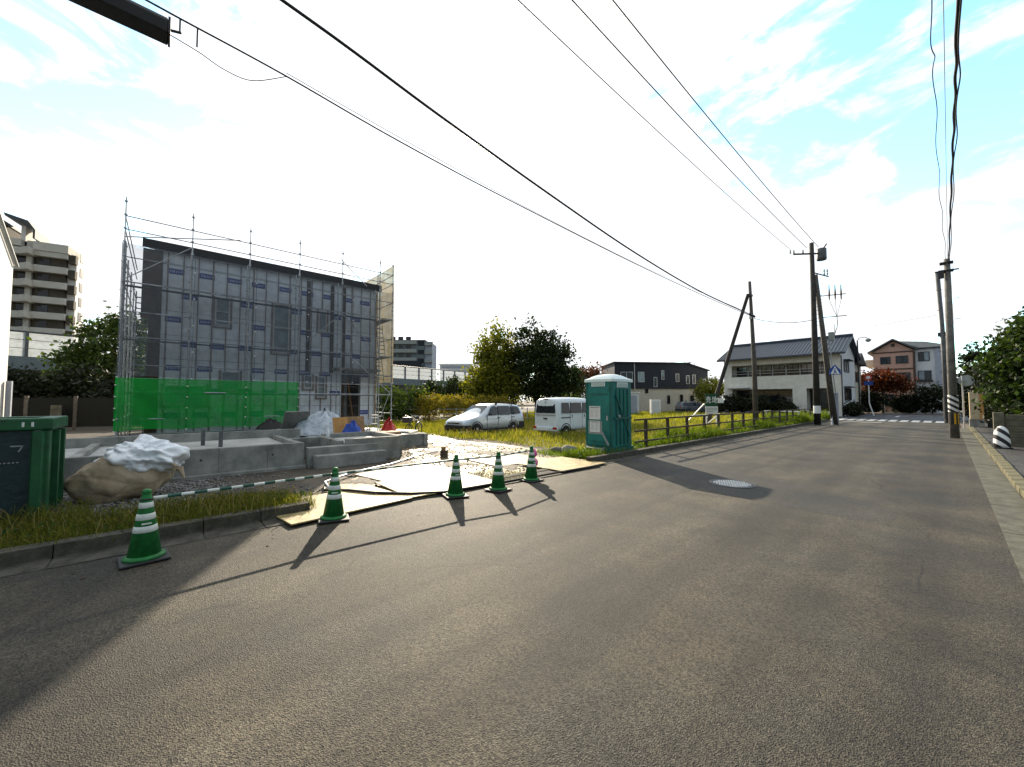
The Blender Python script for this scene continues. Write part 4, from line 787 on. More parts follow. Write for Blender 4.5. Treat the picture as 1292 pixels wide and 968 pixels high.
def main_pole():
    t = thing('utility_pole', 'tall dark utility pole with transformer and crossarms at the far left corner', 'utility pole', (-5.75,32.2,0))
    MB().tube([(0,0,-.1),(0,0,5.8),(.0,0,12.2)], [.19,.165,.125], 14).build('pole', M['poled'], t, smooth=True)
    MB().obox((-.25,-.3,11.45),(1.7,.09,.09),(0,0,.75)).build('crossarm', M['dark'], t)
    for k, d in enumerate((-1.0,-.78,-.2)):
        q = (-.25+d*.73,-.3+d*.68,11.5); MB().lathe([(.05,0),(.06,.08),(.035,.12),(.05,.2),(.02,.25)], q, 8).build('insulator', M['insul'], t)
    tr = MB().lathe([(.26,0),(.28,.06),(.28,.72),(.24,.78),(.1,.82)], (.45,.38,11.0), 14).build('transformer', M['steel_d'], t, smooth=True); MB().cyl((.55,.48,11.8),(.7,.6,12.1),.04).build('bushing', M['dark'], tr)
    MB().cyl((.0,0,10.2),(.75,.6,9.85),.04).build('bracket_arm', M['dark'], t)
    for k in range(2): MB().lathe([(.03,0),(.06,.1),(.03,.2),(.06,.3),(.02,.45)], (.55+.14*k,.45+.12*k,9.95), 8).build('cutout', M['insul'], t)
    m = MB()
    for k in range(9): m.cyl((.12,.05,6.6+k*.25),(.42,.3,6.6+k*.25),.012,n=4)
    m.build('step_bolts', M['steel_d'], t)
    MB().lathe([(.20,.0),(.20,.5)], (0,0,.75), 14).build('guard_sleeve', M['white'], t)
main_pole()
def strut_pole():
    t = thing('strut_pole', 'slanting grey pole leaning on the tall dark pole, carrying cable terminals', 'utility pole', (-5.0,33.1,0))
    MB().tube([(0,0,0),(-.28,-.4,4.6),(-.6,-.85,10.0)], [.19,.155,.12], 12).build('pole', M['polew'], t, smooth=True)
    MB().box(-.10,.18,-.5,-.2,5.55,6.1).build('junction_box', M['boxg'], t)
    for z in (7.1,8.55):
        MB().cyl((-.45,-.7,z),(.75,.35,z+.12),.028,n=6).build('crossarm', M['dark'], t)
    for k in range(3): x, y = .0+.27*k, -.32+.24*k; MB().tube([(x,y,8.3),(x,y,8.7),(x+.0,y,9.3)], [.03,.055,.03], 7).build('cable_terminal', M['dark'], t); MB().tube([(x,y,8.3),((x+.3)/2,(y)/2,7.7),(.32,-.05,7.15)], .012, 5).build('tail', M['wire'], t)
    MB().tube([(.32,-.05,7.15),(.34,-.03,6.6),(.2,-.2,6.0),(.1,-.35,5.9)], .02, 6).build('riser_cable', M['wire'], t)
    MB().obox((.02,-.02,1.05),(.42,.14,2.1),(-.03,.02,.75)).build('guard_boards', M['grayblue'], t)
    MB().tube([(.17,.1,.0),(.1,.0,2.1),(-.1,-.2,5.4)], .03, 6).build('riser_pipe', M['steel'], t)
strut_pole()
def crossing_sign():
    t = thing('crossing_sign', 'blue five-sided pedestrian crossing sign fixed on the slanting grey pole', 'road sign', (-5.02,32.95,3.3), R(46))
    P = [(-.36,0),(.36,0),(.36,.30),(0,.66),(-.36,.30)]
    MB().ext([(x,-.25,z) for x, z in P], (0,.02,0)).build('plate', M['blue'], t)
    MB().ext([(x,-.258,z) for x, z in ((-.29,.04),(.29,.04),(0,.56))], (0,.007,0)).build('triangle', M['white'], t)
    m = MB().strip([(-.02,-.259,.32),(.0,-.259,.20),(-.10,-.259,.07)], .05, (0,-1,0), .004).strip([(0,-.259,.2),(.09,-.259,.07)], .045, (0,-1,0), .004).strip([(-.09,-.259,.24),(.08,-.259,.22)], .035, (0,-1,0), .004); m.cyl((0,-.259,.38),(0,-.263,.38),.04,n=10); m.build('walking_figure', M['blue'], t)
    MB().box(-.03,.03,-.23,.0,.2,.26).build('bracket', M['steel_d'], t)
crossing_sign()
def right_pole():
    t = thing('utility_pole', 'concrete utility pole with black and white guard at the right roadside', 'utility pole', (.17,25.2,0))
    MB().tube([(0,0,-.1),(0,0,3.5),(.02,-.02,7.75)], [.15,.13,.095], 16).build('pole', M['polec'], t, smooth=True)
    MB().lathe([(.157,.0),(.157,.72)], (0,0,1.12), 20).build('striped_guard', M['mono'], t, smooth=False); MB().lathe([(.161,.0),(.161,.46)], (0,0,.60), 20).build('hazard_guard', M['hazard'], t)
    for z in (7.55,7.2): MB().box(-.2,.2,-.17,.17,z,z+.06).build('band', M['dark'], t)
    MB().cyl((-.35,0,7.25),(.35,0,7.25),.03).build('crossarm', M['dark'], t); MB().box(-.25,-.08,-.25,-.12,6.9,7.25).build('closure', M['dark'], t)
    m = MB()
    for k in range(10): m.cyl((-.16 if k % 2 else .16,0,2.4+k*.45),(-.34 if k % 2 else .34,0,2.4+k*.45),.01,n=4)
    m.build('step_bolts', M['steel_d'], t)
right_pole()
t = thing('utility_pole', 'darker steel pole standing just behind the concrete pole on the right', 'utility pole', (.0,41.6,0))
MB().tube([(0,0,0),(-.03,0,5),(-.18,0,10.9)], [.16,.145,.12], 12).build('pole', M['steel_d'], t, smooth=True); MB().box(-.3,.3,-.1,.1,6.2,6.5).build('lamp_box', M['dark'], t); MB().lathe([(.21,0),(.21,1.5)], (0,0,.3), 14).build('guard_sleeve', M['dark'], t)
# wires
cable('upper high-voltage wire nearest the road over the left side', slack((-5.35,32.0,11.75), (-4.62,-14,11.4), .5, 60), .017)
cable('middle high-voltage wire over the left side of the road', slack((-5.9,31.6,11.75), (-5.35,-14,11.4), .5, 60), .017)
cable('outer high-voltage wire over the left side of the road', slack((-6.7,31.2,11.75), (-6.25,-14,11.4), .5, 60), .014)
cz = lambda L_: [Vector((-8.1,y,z)) for y, z in L_]
def smooth_pts(P, n=6):
    out = []
    for i in range(len(P)-1):
        a, b, c, d = P[max(i-1,0)], P[i], P[i+1], P[min(i+2,len(P)-1)]
        for k in range(n):
            u = k/n; out.append(.5*((2*b)+(c-a)*u+(2*a-5*b+4*c-d)*u*u+(3*b-a-3*c+d)*u**3))
    return out+[P[-1]]
cable('thick black cable sagging from upper left to the wooden pole', smooth_pts(cz([(-9,10.4),(-3,9.7),(1.45,9.14),(2.82,8.95),(4.97,8.6),(9.06,8.04),(13.74,7.5),(19.61,7.1),(25.76,7.02),(28.3,7.0)])), .032, n=7)
cable('thin black cable sagging between the wooden pole and the tall dark pole', slack((-8.15,28.3,6.9), (-5.75,32.2,7.0), .25, 16), .02)
mess = smooth_pts(cz([(-9,8.35),(-3,8.0),(-.43,7.84),(.02,7.81),(1.52,7.72),(3.73,7.5),(7.06,7.3),(13.73,7.05),(20,6.95),(25.1,6.93),(28.3,6.95)]))
cable('messenger wire carrying the black splice box at upper left', mess, .016)
cable('drop wire looping below the messenger wire right of the splice box', smooth_pts(cz([(-.15,7.47),(.25,7.40),(.6,7.30),(1.0,7.33),(1.52,7.70)])), .008)
cable('light line running close beside the messenger wire', smooth_pts([p+Vector((.03,0,.03+.05*math.sin(i*1.3))) for i, p in enumerate(cz([(1.52,7.73),(3,7.55),(5,7.42),(8,7.28),(13.7,7.08),(20,6.99),(28.2,7.0)]))]), .007)
sb = thing('splice_box', 'long black cable splice box hanging from the messenger wire at upper left', 'splice box', (-8.1,-.85,7.5))
MB().ext([(-.16,-1.0,-.13),(.16,-1.0,-.13),(.18,-1.0,.05),(.1,-1.0,.15),(-.1,-1.0,.15),(-.18,-1.0,.05)], (0,1.72,0)).build('case', M['black'], sb, bevel=.02)
MB().box(-.17,.17,.721,.75,-.13,.13).build('end_plate', M['dark'], sb)
for y in (.86,1.08): MB().cyl((0,y,.30),(0,y,-.03 if y > 1 else .1),.012,n=6).build('hanger', M['dark'], sb)
for y in (-.7,.2): MB().cyl((0,y,.14),(0,y,.36),.012,n=6).build('hanger', M['dark'], sb)
MB().cyl((0,.75,.04),(0,.88,.08),.02,n=6).build('cable_gland', M['dark'], sb)
def twist(P, r, k): return [p+Vector((r*math.cos(i*k), 0, r*math.sin(i*k))) for i, p in enumerate(P)]
rp = smooth_pts([Vector(p) for p in ((.30,-8,7.6),(.28,1,7.15),(.26,7.5,6.85),(.26,10,6.85),(.25,13,6.95),(.24,18,7.15),(.24,25.1,7.62))], 14)
cable('thick black cable bundle running overhead to the right concrete pole', twist(rp, .008, .9), .020, n=6)
cable('second strand of the black cable bundle to the right concrete pole', twist([p+Vector((.03,0,-.04)) for p in rp], .016, .5), .010, n=5)
cable('wavy twisted thin cable left of the thick bundle overhead', twist(smooth_pts([Vector(p) for p in ((-.06,-8,7.7),(-.02,0,7.2),(.02,7.5,7.0),(.03,9.5,6.98),(.04,14,7.05),(.1,19,7.15),(.18,25.1,7.4))], 16), .018, .6), .007)
cable('pale straight wire beside the thick bundle overhead', slack((.21,25.2,7.7), (.10,-8,7.9), .25, 50), .006, m='boxg')
cable('thin service wire between the far left pole and the right concrete pole', slack((-.15,41.6,7.8), (-40,52,8.6), .8, 30), .008)
# ------------------------------------------------------------------ white house with blue tiled roof
def window(t, axis, p, w, z0, z1, out, name='window', div=1, fm='frame_d', gm='glass', depth=.08):
    """axis 'y': wall faces -Y at y=p ; axis 'x': wall faces +X at x=p; w=(a,b) along the wall"""
    a, b = w; e = .06
    def bx(m, u0, u1, d0, d1, zz0, zz1):
        if axis == 'y': m.box(u0,u1,p-d1,p-d0,zz0,zz1)
        else: m.box(p+d0,p+d1,u0,u1,zz0,zz1)
    m = MB(); bx(m,a,a+e,.002,depth,z0,z1); bx(m,b-e,b,.002,depth,z0,z1); bx(m,a+e,b-e,.002,depth,z0,z0+e); bx(m,a+e,b-e,.002,depth,z1-e,z1)
    for k in range(1, div+1): u = a+(b-a)*k/(div+1); bx(m,u-e*.4,u+e*.4,.003,depth-.01,z0+e,z1-e)
    f = m.build(name, M[fm], t); g = MB(); us = [a+(b-a)*k/(div+1) for k in range(div+2)]
    for u, v in zip(us, us[1:]):
        g = MB(); bx(g,max(u,a+e)+.003,min(v,b-e)-.003,.001,.03,z0+e,z1-e); g.build('pane', M[gm if rnd.random() < .55 else 'film' if gm == 'glass' else gm], f)
    return f
def tiled_house():
    t = thing('tiled_house', 'white two storey house with blue tiled gable roof and long upper balcony', 'house', (-12.3,54.5,0)); ox, oy = -12.3, 54.5
    x0, x1, y0, y1 = -17.75-ox, -6.95-ox, 50-oy, 59.0-oy
    # front wall with the balcony recess
    f0, f1, b0, b1 = -16.9-ox, -7.9-ox, 4.3, 5.62
    MB().box(x0,x1,y0,y0+.2,2.85,b0).box(x0,x1,y0,y0+.2,b1,6.55).box(x0,f0,y0,y0+.2,b0,b1).box(f1,x1,y0,y0+.2,b0,b1).box(x0,x0+.9,y0,y0+.2,0,2.85).box(x1-.9,x1,y0,y0+.2,0,2.85).box(-10.97-ox,-9.75-ox,y0,y0+.2,0,2.85).box(x0+.9,x1-.9,y0,y0+.2,0,.5).build('wall', M['cream'], t)
    MB().ext([(x1-.2,y0+.205,0),(x1-.2,y1,0),(x1-.2,y1,6.5),(x1-.2,(y0+y1)/2,8.2),(x1-.2,y0+.205,6.5)], (.2,0,0)).ext([(x0,y0+.205,0),(x0,y1,0),(x0,y1,6.5),(x0,(y0+y1)/2,8.2),(x0,y0+.205,6.5)], (.2,0,0)).build('gable_wall', M['offw'], t)
    MB().box(x0+.21,x1-.21,y0+1.3,y0+1.4,.0,6.3).build('inner_wall', M['cream'], t); MB().box(x0+.21,x1-.21,y0+.205,y0+1.29,4.0,4.25).build('balcony_floor', M['conc'], t)
    for k in range(7): a = f0+.15+k*1.26; window(t,'y',y0+1.3,(a,a+1.12),4.3,5.55,-1,div=1,fm='frame_d',gm='glass_d')
    for z in (4.62,4.92): MB().cyl((f0,y0+.08,z),(f1,y0+.08,z),.025,n=6).build('balcony_rail', M['frame'], t)
    m = MB()
    for k in range(60): x = f0+.15*k; m.box(x,x+.02,y0+.07,y0+.09,b0,4.62)
    m.build('balusters', M['frame_d'], t)['kind'] = 'stuff'
    for a, b, dv in ((x0+.95,-11.1-ox,3),(-9.7-ox,x1-.95,1)): window(t,'y',y0+1.3,(a,b),.3,2.75,-1,'shutter_door',dv,'frame_d','glass_d')
    MB().box(-17.3-ox,-15.0-ox,y0-.8,y0-.002,2.98,3.08).build('awning', M['offw'], t)
    window(t,'x',x1,(51.75-oy,54.6-oy),4.55,5.68,1,div=1); window(t,'x',x1,(51.65-oy,55.6-oy),1.6,2.9,1,div=1)
    for y in (51.7,): MB().box(x1,x1+.5,51.6-oy,54.8-oy,5.75,5.80).box(x1,x1+.5,51.5-oy,55.8-oy,2.98,3.03).build('window_hood', M['roof_d'], t)
    ridge = (y0+y1)/2
    for s in (-1,1):
        ye = (y0-.75) if s < 0 else (y1+.75); za = 6.5-.31
        MB().ext([(x0-.5,ye,za),(x0-.5,ridge,8.32),(x0-.5,ridge,8.5),(x0-.5,ye,za+.16)], (x1-x0+1.0,0,0)).build('roof', M['tile'], t)
        m = MB(); k = 0; x = x0-.42
        while x < x1+.45: m.tube([(x,ye-.02,za+.17),(x,ridge,8.515)], .055, 5); x += .3
        m.build('tile_rolls', M['tile'], t)['kind'] = 'stuff'
    MB().box(x0-.5,x1+.5,ridge-.16,ridge+.16,8.45,8.72).build('ridge_cap', M['tile'], t, bevel=.05)
    MB().cyl((x0-.5,y0-.78,6.22),(x1+.5,y0-.78,6.22),.06,n=6).build('rain_gutter', M['frame_d'], t); MB().cyl((x1+.06,y0+.12,0),(x1+.06,y0+.12,6.1),.045,n=6).build('downpipe', M['frame_d'], t)
    MB().box(x1-4.2,x1-.25,59.2-oy,66-oy,0,6.0).build('rear_wing', M['beige'], t); MB().ext([(x1-4.6,58.9-oy,5.9),(x1-4.6,66.5-oy,5.9),(x1-4.6,62.6-oy,7.3)], (4.9,0,0)).build('rear_roof', M['roof_d'], t)
    window(t,'x',x1-.25,(61-oy,64-oy),3.8,5.0,1); MB().cyl((x1-1,ridge,8.6),(x1-1,ridge,9.9),.03,n=5).build('aerial', M['dark'], t)
tiled_house()
t = thing('air_conditioner', 'white outdoor air conditioner unit at the side of the tiled house', 'air conditioner', (-6.6,57.6,.15), 0)
MB().box(-.15,.15,-.4,.4,0,.62).build('case', M['offw'], t, bevel=.02); MB().cyl((.151,-.1,.31),(.165,-.1,.31),.25,n=16).build('fan_grille', M['boxg'], t); MB().tube([(0,.42,.4),(-.2,.5,.6),(-.28,.5,3.6)], .035, 6).build('pipe', M['cream'], t)
for y in (-.3,.3): MB().box(-.14,.14,y-.03,y+.03,-.14,-.001).build('foot', M['conc_d'], t)
def pink_house():
    t = thing('gabled_house', 'three storey house with pink siding gable and grey wing beyond the crossing', 'house', (-4,76,0)); ox, oy = -4, 76; y = 72-oy
    xl, xc, xr = -6.55-ox, -2.65-ox, .05-ox
    MB().ext([(xl,y,0),(xc,y,0),(xc,y,8.1),(-4.55-ox,y,9.45),(xl,y,8.1)], (0,9,0)).build('wall', M['pink'], t)
    MB().box(xc+.005,-.85-ox,y+.4,y+9,0,8.2).build('wing_wall', M['offw'], t); MB().box(-.845-ox,xr+.4,y+.2,y+8,2.6,8.2).build('wing_bay', M['grayblue'], t); MB().box(-.845-ox,xr+.4,y+.25,y+8,0,2.59).build('wing_base', M['offw'], t)
    for s, xe in ((-1,xl-.5),(1,xc+.35)):
        MB().ext([(xe,y-.5,7.95 if s < 0 else 8.05),(-4.55-ox,y-.5,9.55),(-4.55-ox,y-.5,9.75),(xe,y-.5,8.15 if s < 0 else 8.25)], (0,10,0)).build('roof', M['roofg'], t)
    MB().ext([(xc+.36,y,8.25),(xr+.7,y,8.25),(xr+.7,y,8.36),(-1.7-ox,y+2,9.3),(-4.2-ox,y+3.2,9.72),(-4.4-ox,y+2.6,9.72),(xc+.36,y,8.36)], (0,8,0)).build('wing_roof', M['roofg'], t)
    for z in (8.0,5.75,3.1): MB().box(xl-.02,xc+.02,y-.06,y-.003,z-.1,z+.06).build('trim', M['brown'], t)
    MB().box(xc-.12,xc+.10,y-.07,y-.004,.2,7.88).build('corner_trim', M['brown'], t); MB().box(-4.75-ox,-4.4-ox,y-.05,y-.004,8.7,9.1).build('gable_vent', M['brown'], t)
    for a, b, z0, z1 in ((-5.85,-4.85,6.45,7.4),(-4.35,-3.2,6.45,7.45),(-4.5,-3.05,4.0,5.25),(-5.9,-4.9,4.0,5.2),(-5.9,-4.6,.8,2.4)): window(t,'y',y,(a-ox,b-ox),z0,z1,-1)
    for a, b, z0, z1 in ((-2.3,-1.3,6.62,7.82),(-2.38,-1.2,4.2,5.4)): window(t,'y',y+.4,(a-ox,b-ox),z0,z1,-1)
    MB().box(-2.5-ox,-1.1-ox,y+.05,y+.38,3.95,4.2).build('window_box', M['frame_d'], t)
    for z in (4.0,6.3): MB().box(xl-.9,xl-.003,y+1,y+5,z,z+.9).build('balcony', M['beige'], t)
    MB().box(xl+.4,xl+1.0,y-.3,y-.01,0,2.6).build('porch_pier', M['beige'], t)
pink_house()
# neighbouring low house seen between
o = thing('garage_house', 'low brown house half hidden behind the red maple', 'house', (-13,80,0)); MB().box(-4,5.5,0,8,0,5.2).build('wall', M['brown'], o); MB().box(-4.4,5.9,-.5,8.5,5.2,5.5).build('roof', M['roof_d'], o); window(o,'y',0,(2,4),3.0,4.4,-1)
def navy_house():
    t = thing('navy_house', 'dark navy two storey building on a beige ground floor beyond the field', 'house', (-26.6,52.3,0), R(48.2))    # local x = along camera right
    # profile along x: 0 at left corner ... 13.3
    x0, xs, x1 = -6.8, 3.4, 6.3
    MB().box(x0,x1,0,8,0,3.25).build('ground_floor_wall', M['beige'], t)
    MB().ext([(x0-.02,-.06,3.26),(x1+.02,-.06,3.26),(x1+.02,-.06,5.75),(xs,-.06,6.75),(x0-.02,-.06,6.9)], (0,8.1,0)).build('wall', M['navy'], t)
    MB().ext([(x0-.25,-.35,6.92),(xs-.1,-.35,6.77),(x1+.2,-.35,5.72),(x1+.2,-.35,5.84),(xs-.1,-.35,6.90),(x0-.25,-.35,7.04)], (0,8.8,0)).build('roof', M['roof_d'], t)
    for a, b, z0, z1 in ((-6.0,-4.3,4.1,5.6),(-3.55,-2.65,4.15,5.6),(-1.35,-.85,3.5,4.85),(-.25,.15,4.5,5.8),(1.75,2.25,4.2,5.35),(3.2,3.7,3.9,5.1),(4.1,4.55,3.9,5.2),(5.55,6.0,3.6,4.6)): window(t,'y',-.06,(a,b),z0,z1,-1,fm='frame',div=1 if b-a > .8 else 0)
    for a, b, z0, z1 in ((.55,.95,1.1,2.3),(2.35,2.75,1.2,2.4),(3.8,4.3,1.0,2.3),(-2.55,-2.1,2.6,3.9),(4.9,5.2,2.4,3.4)): window(t,'y',0,(a,b),z0,min(z1,3.24),-1,fm='frame_d',gm='glass_d',div=0)
    MB().box(-4.9,-3.6,-.1,-.002,0,2.5).build('garage_door', M['brown'], t); MB().cyl((-4.05,-.16,0),(-4.05,-.16,6.8),.06,n=6).build('downpipe', M['frame'], t)
    MB().box(x0,x1,-.14,-.061,3.2,3.34).build('belt_trim', M['frame_d'], t)
    MB().cyl((4.4,3,6),(4.4,3,7.4),.03,n=5).cyl((5.9,3,5.7),(5.9,3,7.2),.03,n=5).build('aerial', M['dark'], t); MB().lathe([(.05,0),(.25,.1),(.28,.14)], (5.2,3,7.1), 10).build('dish', M['dark'], t)
navy_house()
o = thing('garden_shed', 'pale blue-grey storage shed beside the navy building', 'shed', (-22.6,37.6,0), R(48)); MB().box(-.7,.7,0,1.2,0,2.4).build('wall', M['offw'], o); MB().box(-.8,.8,-.1,1.3,2.4,2.5).build('roof', M['white'], o); MB().box(-.5,.5,-.03,-.002,.1,2.1).build('door', M['grayblue'], o); 
o = thing('wall_unit', 'white box unit standing right of the storage shed', 'cabinet', (-20.6,38.9,0), R(48)); MB().box(-.5,.5,0,.5,0,1.7).build('case', M['white'], o); MB().box(-.4,.4,-.02,-.002,.2,1.5).build('door', M['offw'], o)
# ------------------------------------------------------------------ apartment tower (left), far block
def tower():
    t = thing('apartment_tower', 'beige high-rise apartment tower with stacked balconies at the far left', 'apartment building', (-115.5,-22.6,0), R(78)); 
    # local +x runs along the facade away to the right, local -y faces the camera
    fl = 3.02; n = 11; zt = 30.6
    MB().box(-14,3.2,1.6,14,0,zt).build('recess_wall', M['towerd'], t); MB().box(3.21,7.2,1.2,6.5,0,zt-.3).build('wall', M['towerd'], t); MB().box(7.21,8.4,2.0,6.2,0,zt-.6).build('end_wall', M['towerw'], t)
    for k in range(n):
        z = zt-fl*(k+1)+1.55
        if z < 8: break
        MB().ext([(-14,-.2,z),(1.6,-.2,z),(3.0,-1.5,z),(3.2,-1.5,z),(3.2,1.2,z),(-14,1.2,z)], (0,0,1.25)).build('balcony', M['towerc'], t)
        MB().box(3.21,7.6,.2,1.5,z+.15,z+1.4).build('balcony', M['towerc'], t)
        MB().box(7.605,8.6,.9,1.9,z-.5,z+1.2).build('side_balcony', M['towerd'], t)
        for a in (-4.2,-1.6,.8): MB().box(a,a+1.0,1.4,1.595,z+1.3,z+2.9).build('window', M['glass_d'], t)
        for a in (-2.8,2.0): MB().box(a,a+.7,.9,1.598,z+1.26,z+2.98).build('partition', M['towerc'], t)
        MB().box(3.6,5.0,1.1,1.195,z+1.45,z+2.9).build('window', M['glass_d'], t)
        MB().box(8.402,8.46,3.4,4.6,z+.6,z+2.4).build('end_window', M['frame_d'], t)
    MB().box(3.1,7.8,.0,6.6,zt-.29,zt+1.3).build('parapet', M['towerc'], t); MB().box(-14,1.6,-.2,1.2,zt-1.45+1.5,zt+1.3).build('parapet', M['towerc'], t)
    MB().box(-14,-.9,1.0,10,zt+1.31,zt+4).build('penthouse', M['towerd'], t); MB().box(-14.5,-.75,.2,10.5,zt+4.01,zt+4.5).build('penthouse_roof', M['roofg'], t)
    MB().box(.9,1.5,1.6,4.5,zt+1.31,zt+4.4).box(2.6,2.9,2.2,4.5,zt+1.31,zt+3.6).build('stair_screen', M['towerw'], t)
    MB().ext([(-.7,-.2,zt+5.9),(2.4,-.2,zt+5.0),(3.4,-.2,zt+3.4),(3.4,-.2,zt+1.75),(3.1,-.2,zt+1.75),(3.1,-.2,zt+3.2),(2.2,-.2,zt+4.4),(-.5,-.2,zt+5.3)], (0,5,0)).build('stair_roof', M['roofg'], t)
tower()
def far_block():
    t = thing('apartment_block', 'grey mid-rise apartment block far beyond the noise barrier', 'apartment building', (-119.5,61,0), R(48.2))
    MB().box(-8,4.6,1,10,0,21.6).build('wall', M['barrier'], t); MB().box(4.61,7,1.4,9,0,21.0).build('end_wall', M['grayblue'], t)
    for k in range(6):
        z = 20.6-k*2.9; MB().box(-8,2.0,0,.995,z-.1,z+1.1).build('balcony', M['boxg'], t); MB().box(4.7,7.3,.4,1.395,z-.5,z+.7).build('balcony', M['boxg'], t)
        for a in (-7,-4.4,-1.8): MB().box(a,a+1.7,.93,.999,z+1.15,z+2.5).build('window', M['glass_d'], t)
        MB().box(2.4,4.4,.9,.998,z-.6,z+.9).build('window', M['navy'], t)
    MB().box(-6.5,3.6,-.5,.5,6,14.8).build('front_wing', M['navy'], t)
    MB().box(-8.2,4.8,.8,10.2,21.6,22).build('roof', M['roofg'], t)
far_block()
o = thing('office_block', 'low pale grey office block in the distance right of the mid-rise', 'office building', (-165,108,0), R(48)); MB().box(-7,9,0,10,0,19.3).build('wall', M['offw'], o); MB().box(-7.4,9.4,-.4,10.4,19.3,20).build('roof', M['white'], o)
for k in range(4): MB().box(-6,8,-.1,-.002,12+k*1.9,13+k*1.9).build('window_band', M['grayblue'], o)
def white_house():
    t = thing('white_house', 'sunlit white house wall at the extreme left edge behind the skip', 'house', (-20,-9,0)); 
    MB().ext([(-5.9,4.1,0),(6,4.1,0),(6,4.1,6.4),(0,4.1,10.2),(-5.9,4.1,7.35)], (0,-8,0)).build('wall', M['towerw'], t)
    MB().ext([(-6.05,4.15,7.28),(0,4.15,10.22),(0,4.15,10.34),(-6.05,4.15,7.40)], (0,-8.2,0)).ext([(6.1,4.15,6.36),(.005,4.15,10.22),(.005,4.15,10.34),(6.1,4.15,6.48)], (0,-8.2,0)).build('roof', M['white'], t)
    for z in (7.1,): MB().tube([(-6.0,4.2,7.25),(0,4.2,10.17)], .05, 5).build('verge_pipe', M['boxg'], t)
    MB().box(-5.7,-5.5,4.15,4.3,0,2.4).build('meter_post', M['grayblue'], t); window(t,'y',-3.9,(-4,-2),2,3,-1)
white_house()
# noise barrier on its bank
def barrier():
    t = thing('noise_barrier', 'long noise barrier of clear panels on a concrete parapet behind the lot', 'barrier', (-66.9,-7.4,0), math.atan2(43,-11.1)); L0, L1 = -40, 130
    MB().box(L0,L1,-.2,.2,4.9,6.3).build('parapet', M['barrier'], t); MB().box(L0,L1,.3,7,3.5,4.9).build('deck', M['conc_d'], t)
    MB().cyl((L0,0,9.0),(L1,0,9.0),.11,n=8).build('top_rail', M['steel_d'], t)
    for z in (7.2,8.1): MB().cyl((L0,-.03,z),(L1,-.03,z),.035,n=5).build('mid_rail', M['boxg'], t)
    p0 = a0 = None; x = L0
    while x < L1:
        if p0 is None: p0 = MB().box(-.12,.12,-.16,.16,4.9,9.0).build('post', M['steel_d'], t); p0.location = (x,0,0); a0 = MB().box(.13,3.87,-.02,.02,6.31,8.88).build('clear_panel', M['acryl'], t); a0.location = (x,0,0)
        else: again(p0, (x,0,0)); again(a0, (x,0,0))
        x += 4
barrier()
struct(MB().ext([(-66,-90,-.1),(-61,-90,4.6),(-75,-90,4.6),(-85,-90,-.1)], (-46,180,0)).build('embankment', M['embank']))
# ------------------------------------------------------------------ street signs, lamp, far poles
t = thing('road_sign', 'round red and blue road signs on a white kinked post at the crossing', 'road sign', (-5.45,55.2,0))
MB().tube([(.35,-.3,0),(.1,-.1,.9),(0,0,1.3),(0,0,4.2)], .05, 8).build('post', M['white'], t); MB().cyl((0,-.06,4.0),(0,-.09,4.0),.30,n=20).build('round_plate', M['redsign'], t); MB().cyl((0,-.091,4.0),(0,-.10,4.0),.17,n=16).build('disc', M['white'], t); MB().box(-.36,.36,-.09,-.06,3.2,3.58).build('blue_plate', M['blue'], t)
t = thing('road_sign', 'round road sign seen from behind on a thin post by the hedge', 'road sign', (.62,34.5,0)); MB().cyl((0,0,0),(0,0,3.0),.035,n=7).build('post', M['frame'], t); MB().cyl((.15,.05,2.75),(.15,.08,2.75),.32,n=20).build('plate', M['signback'], t)
t = thing('street_lamp', 'street lamp with curved arm and lantern above the tiled house gable', 'street lamp', (-6.3,56,0)); MB().cyl((0,0,0),(0,0,8.1),.08,.06).build('post', M['dark'], t); MB().tube([(0,0,8.0),(.15,0,8.35),(.6,0,8.4),(.85,0,8.25)], .035, 6).build('arm', M['dark'], t); MB().lathe([(.08,.0),(.26,-.15),(.2,-.32),(.08,-.4)][::-1], (.88,0,8.25), 10).build('lantern', M['boxg'], t)
t = thing('guard_rail', 'white pipe guard rail at the far end of the field', 'guard rail', (-7.4,31.5,0)); MB().cyl((-1.2,0,.85),(.9,0,.85),.04).build('rail', M['white'], t); 
for x in (-1.1,.8): MB().cyl((x,0,0),(x,0,.85),.04).build('post', M['white'], t)
# right side wall, pillar, bollard
def right_wall():
    t = thing('slatted_wall', 'weathered dark block wall with end post under the right hand hedge', 'wall', (1.05,21.2,0)); r = random.Random(2)
    MB().box(-.02,.22,-.14,.14,0,1.2).build('end_post', M['blockw'], t, bevel=.02)
    for row in range(6):
        x = .23
        while x < 5.5: w = r.uniform(.7,.9); MB().box(x,x+w-.012,-.1+r.uniform(-.008,.008),.1,row*.19+.004,row*.19+.18).build('block', M['blockw'], t, bevel=.008); x += w
right_wall()
t = thing('gate_pillar', 'cream rendered gate pillar catching the sun on the right roadside', 'pillar', (1.12,34.6,.08)); MB().box(-.30,.25,-.3,.6,0,.45).build('base', M['conc'], t); MB().box(-.27,.10,-.26,.55,.45,2.0).build('shaft', M['creamp'], t, bevel=.02); MB().box(.101,.24,-.27,.54,.45,1.9).build('side_face', M['orange'], t); MB().box(-.12,.1,-.1,.1,2.0,2.1).build('cap', M['creamp'], t)
t = thing('striped_bollard', 'stubby rounded bollard with black and white diagonal stripes by the wall', 'bollard', (1.12,19.9,.085)); 
MB().lathe([(.17,.0),(.18,.15),(.17,.40),(.14,.58),(.08,.68),(.02,.71)], n=20).build('body', M['mono2'], t, smooth=True); MB().lathe([(.22,0),(.22,.04)], n=16).build('foot', M['black'], t)
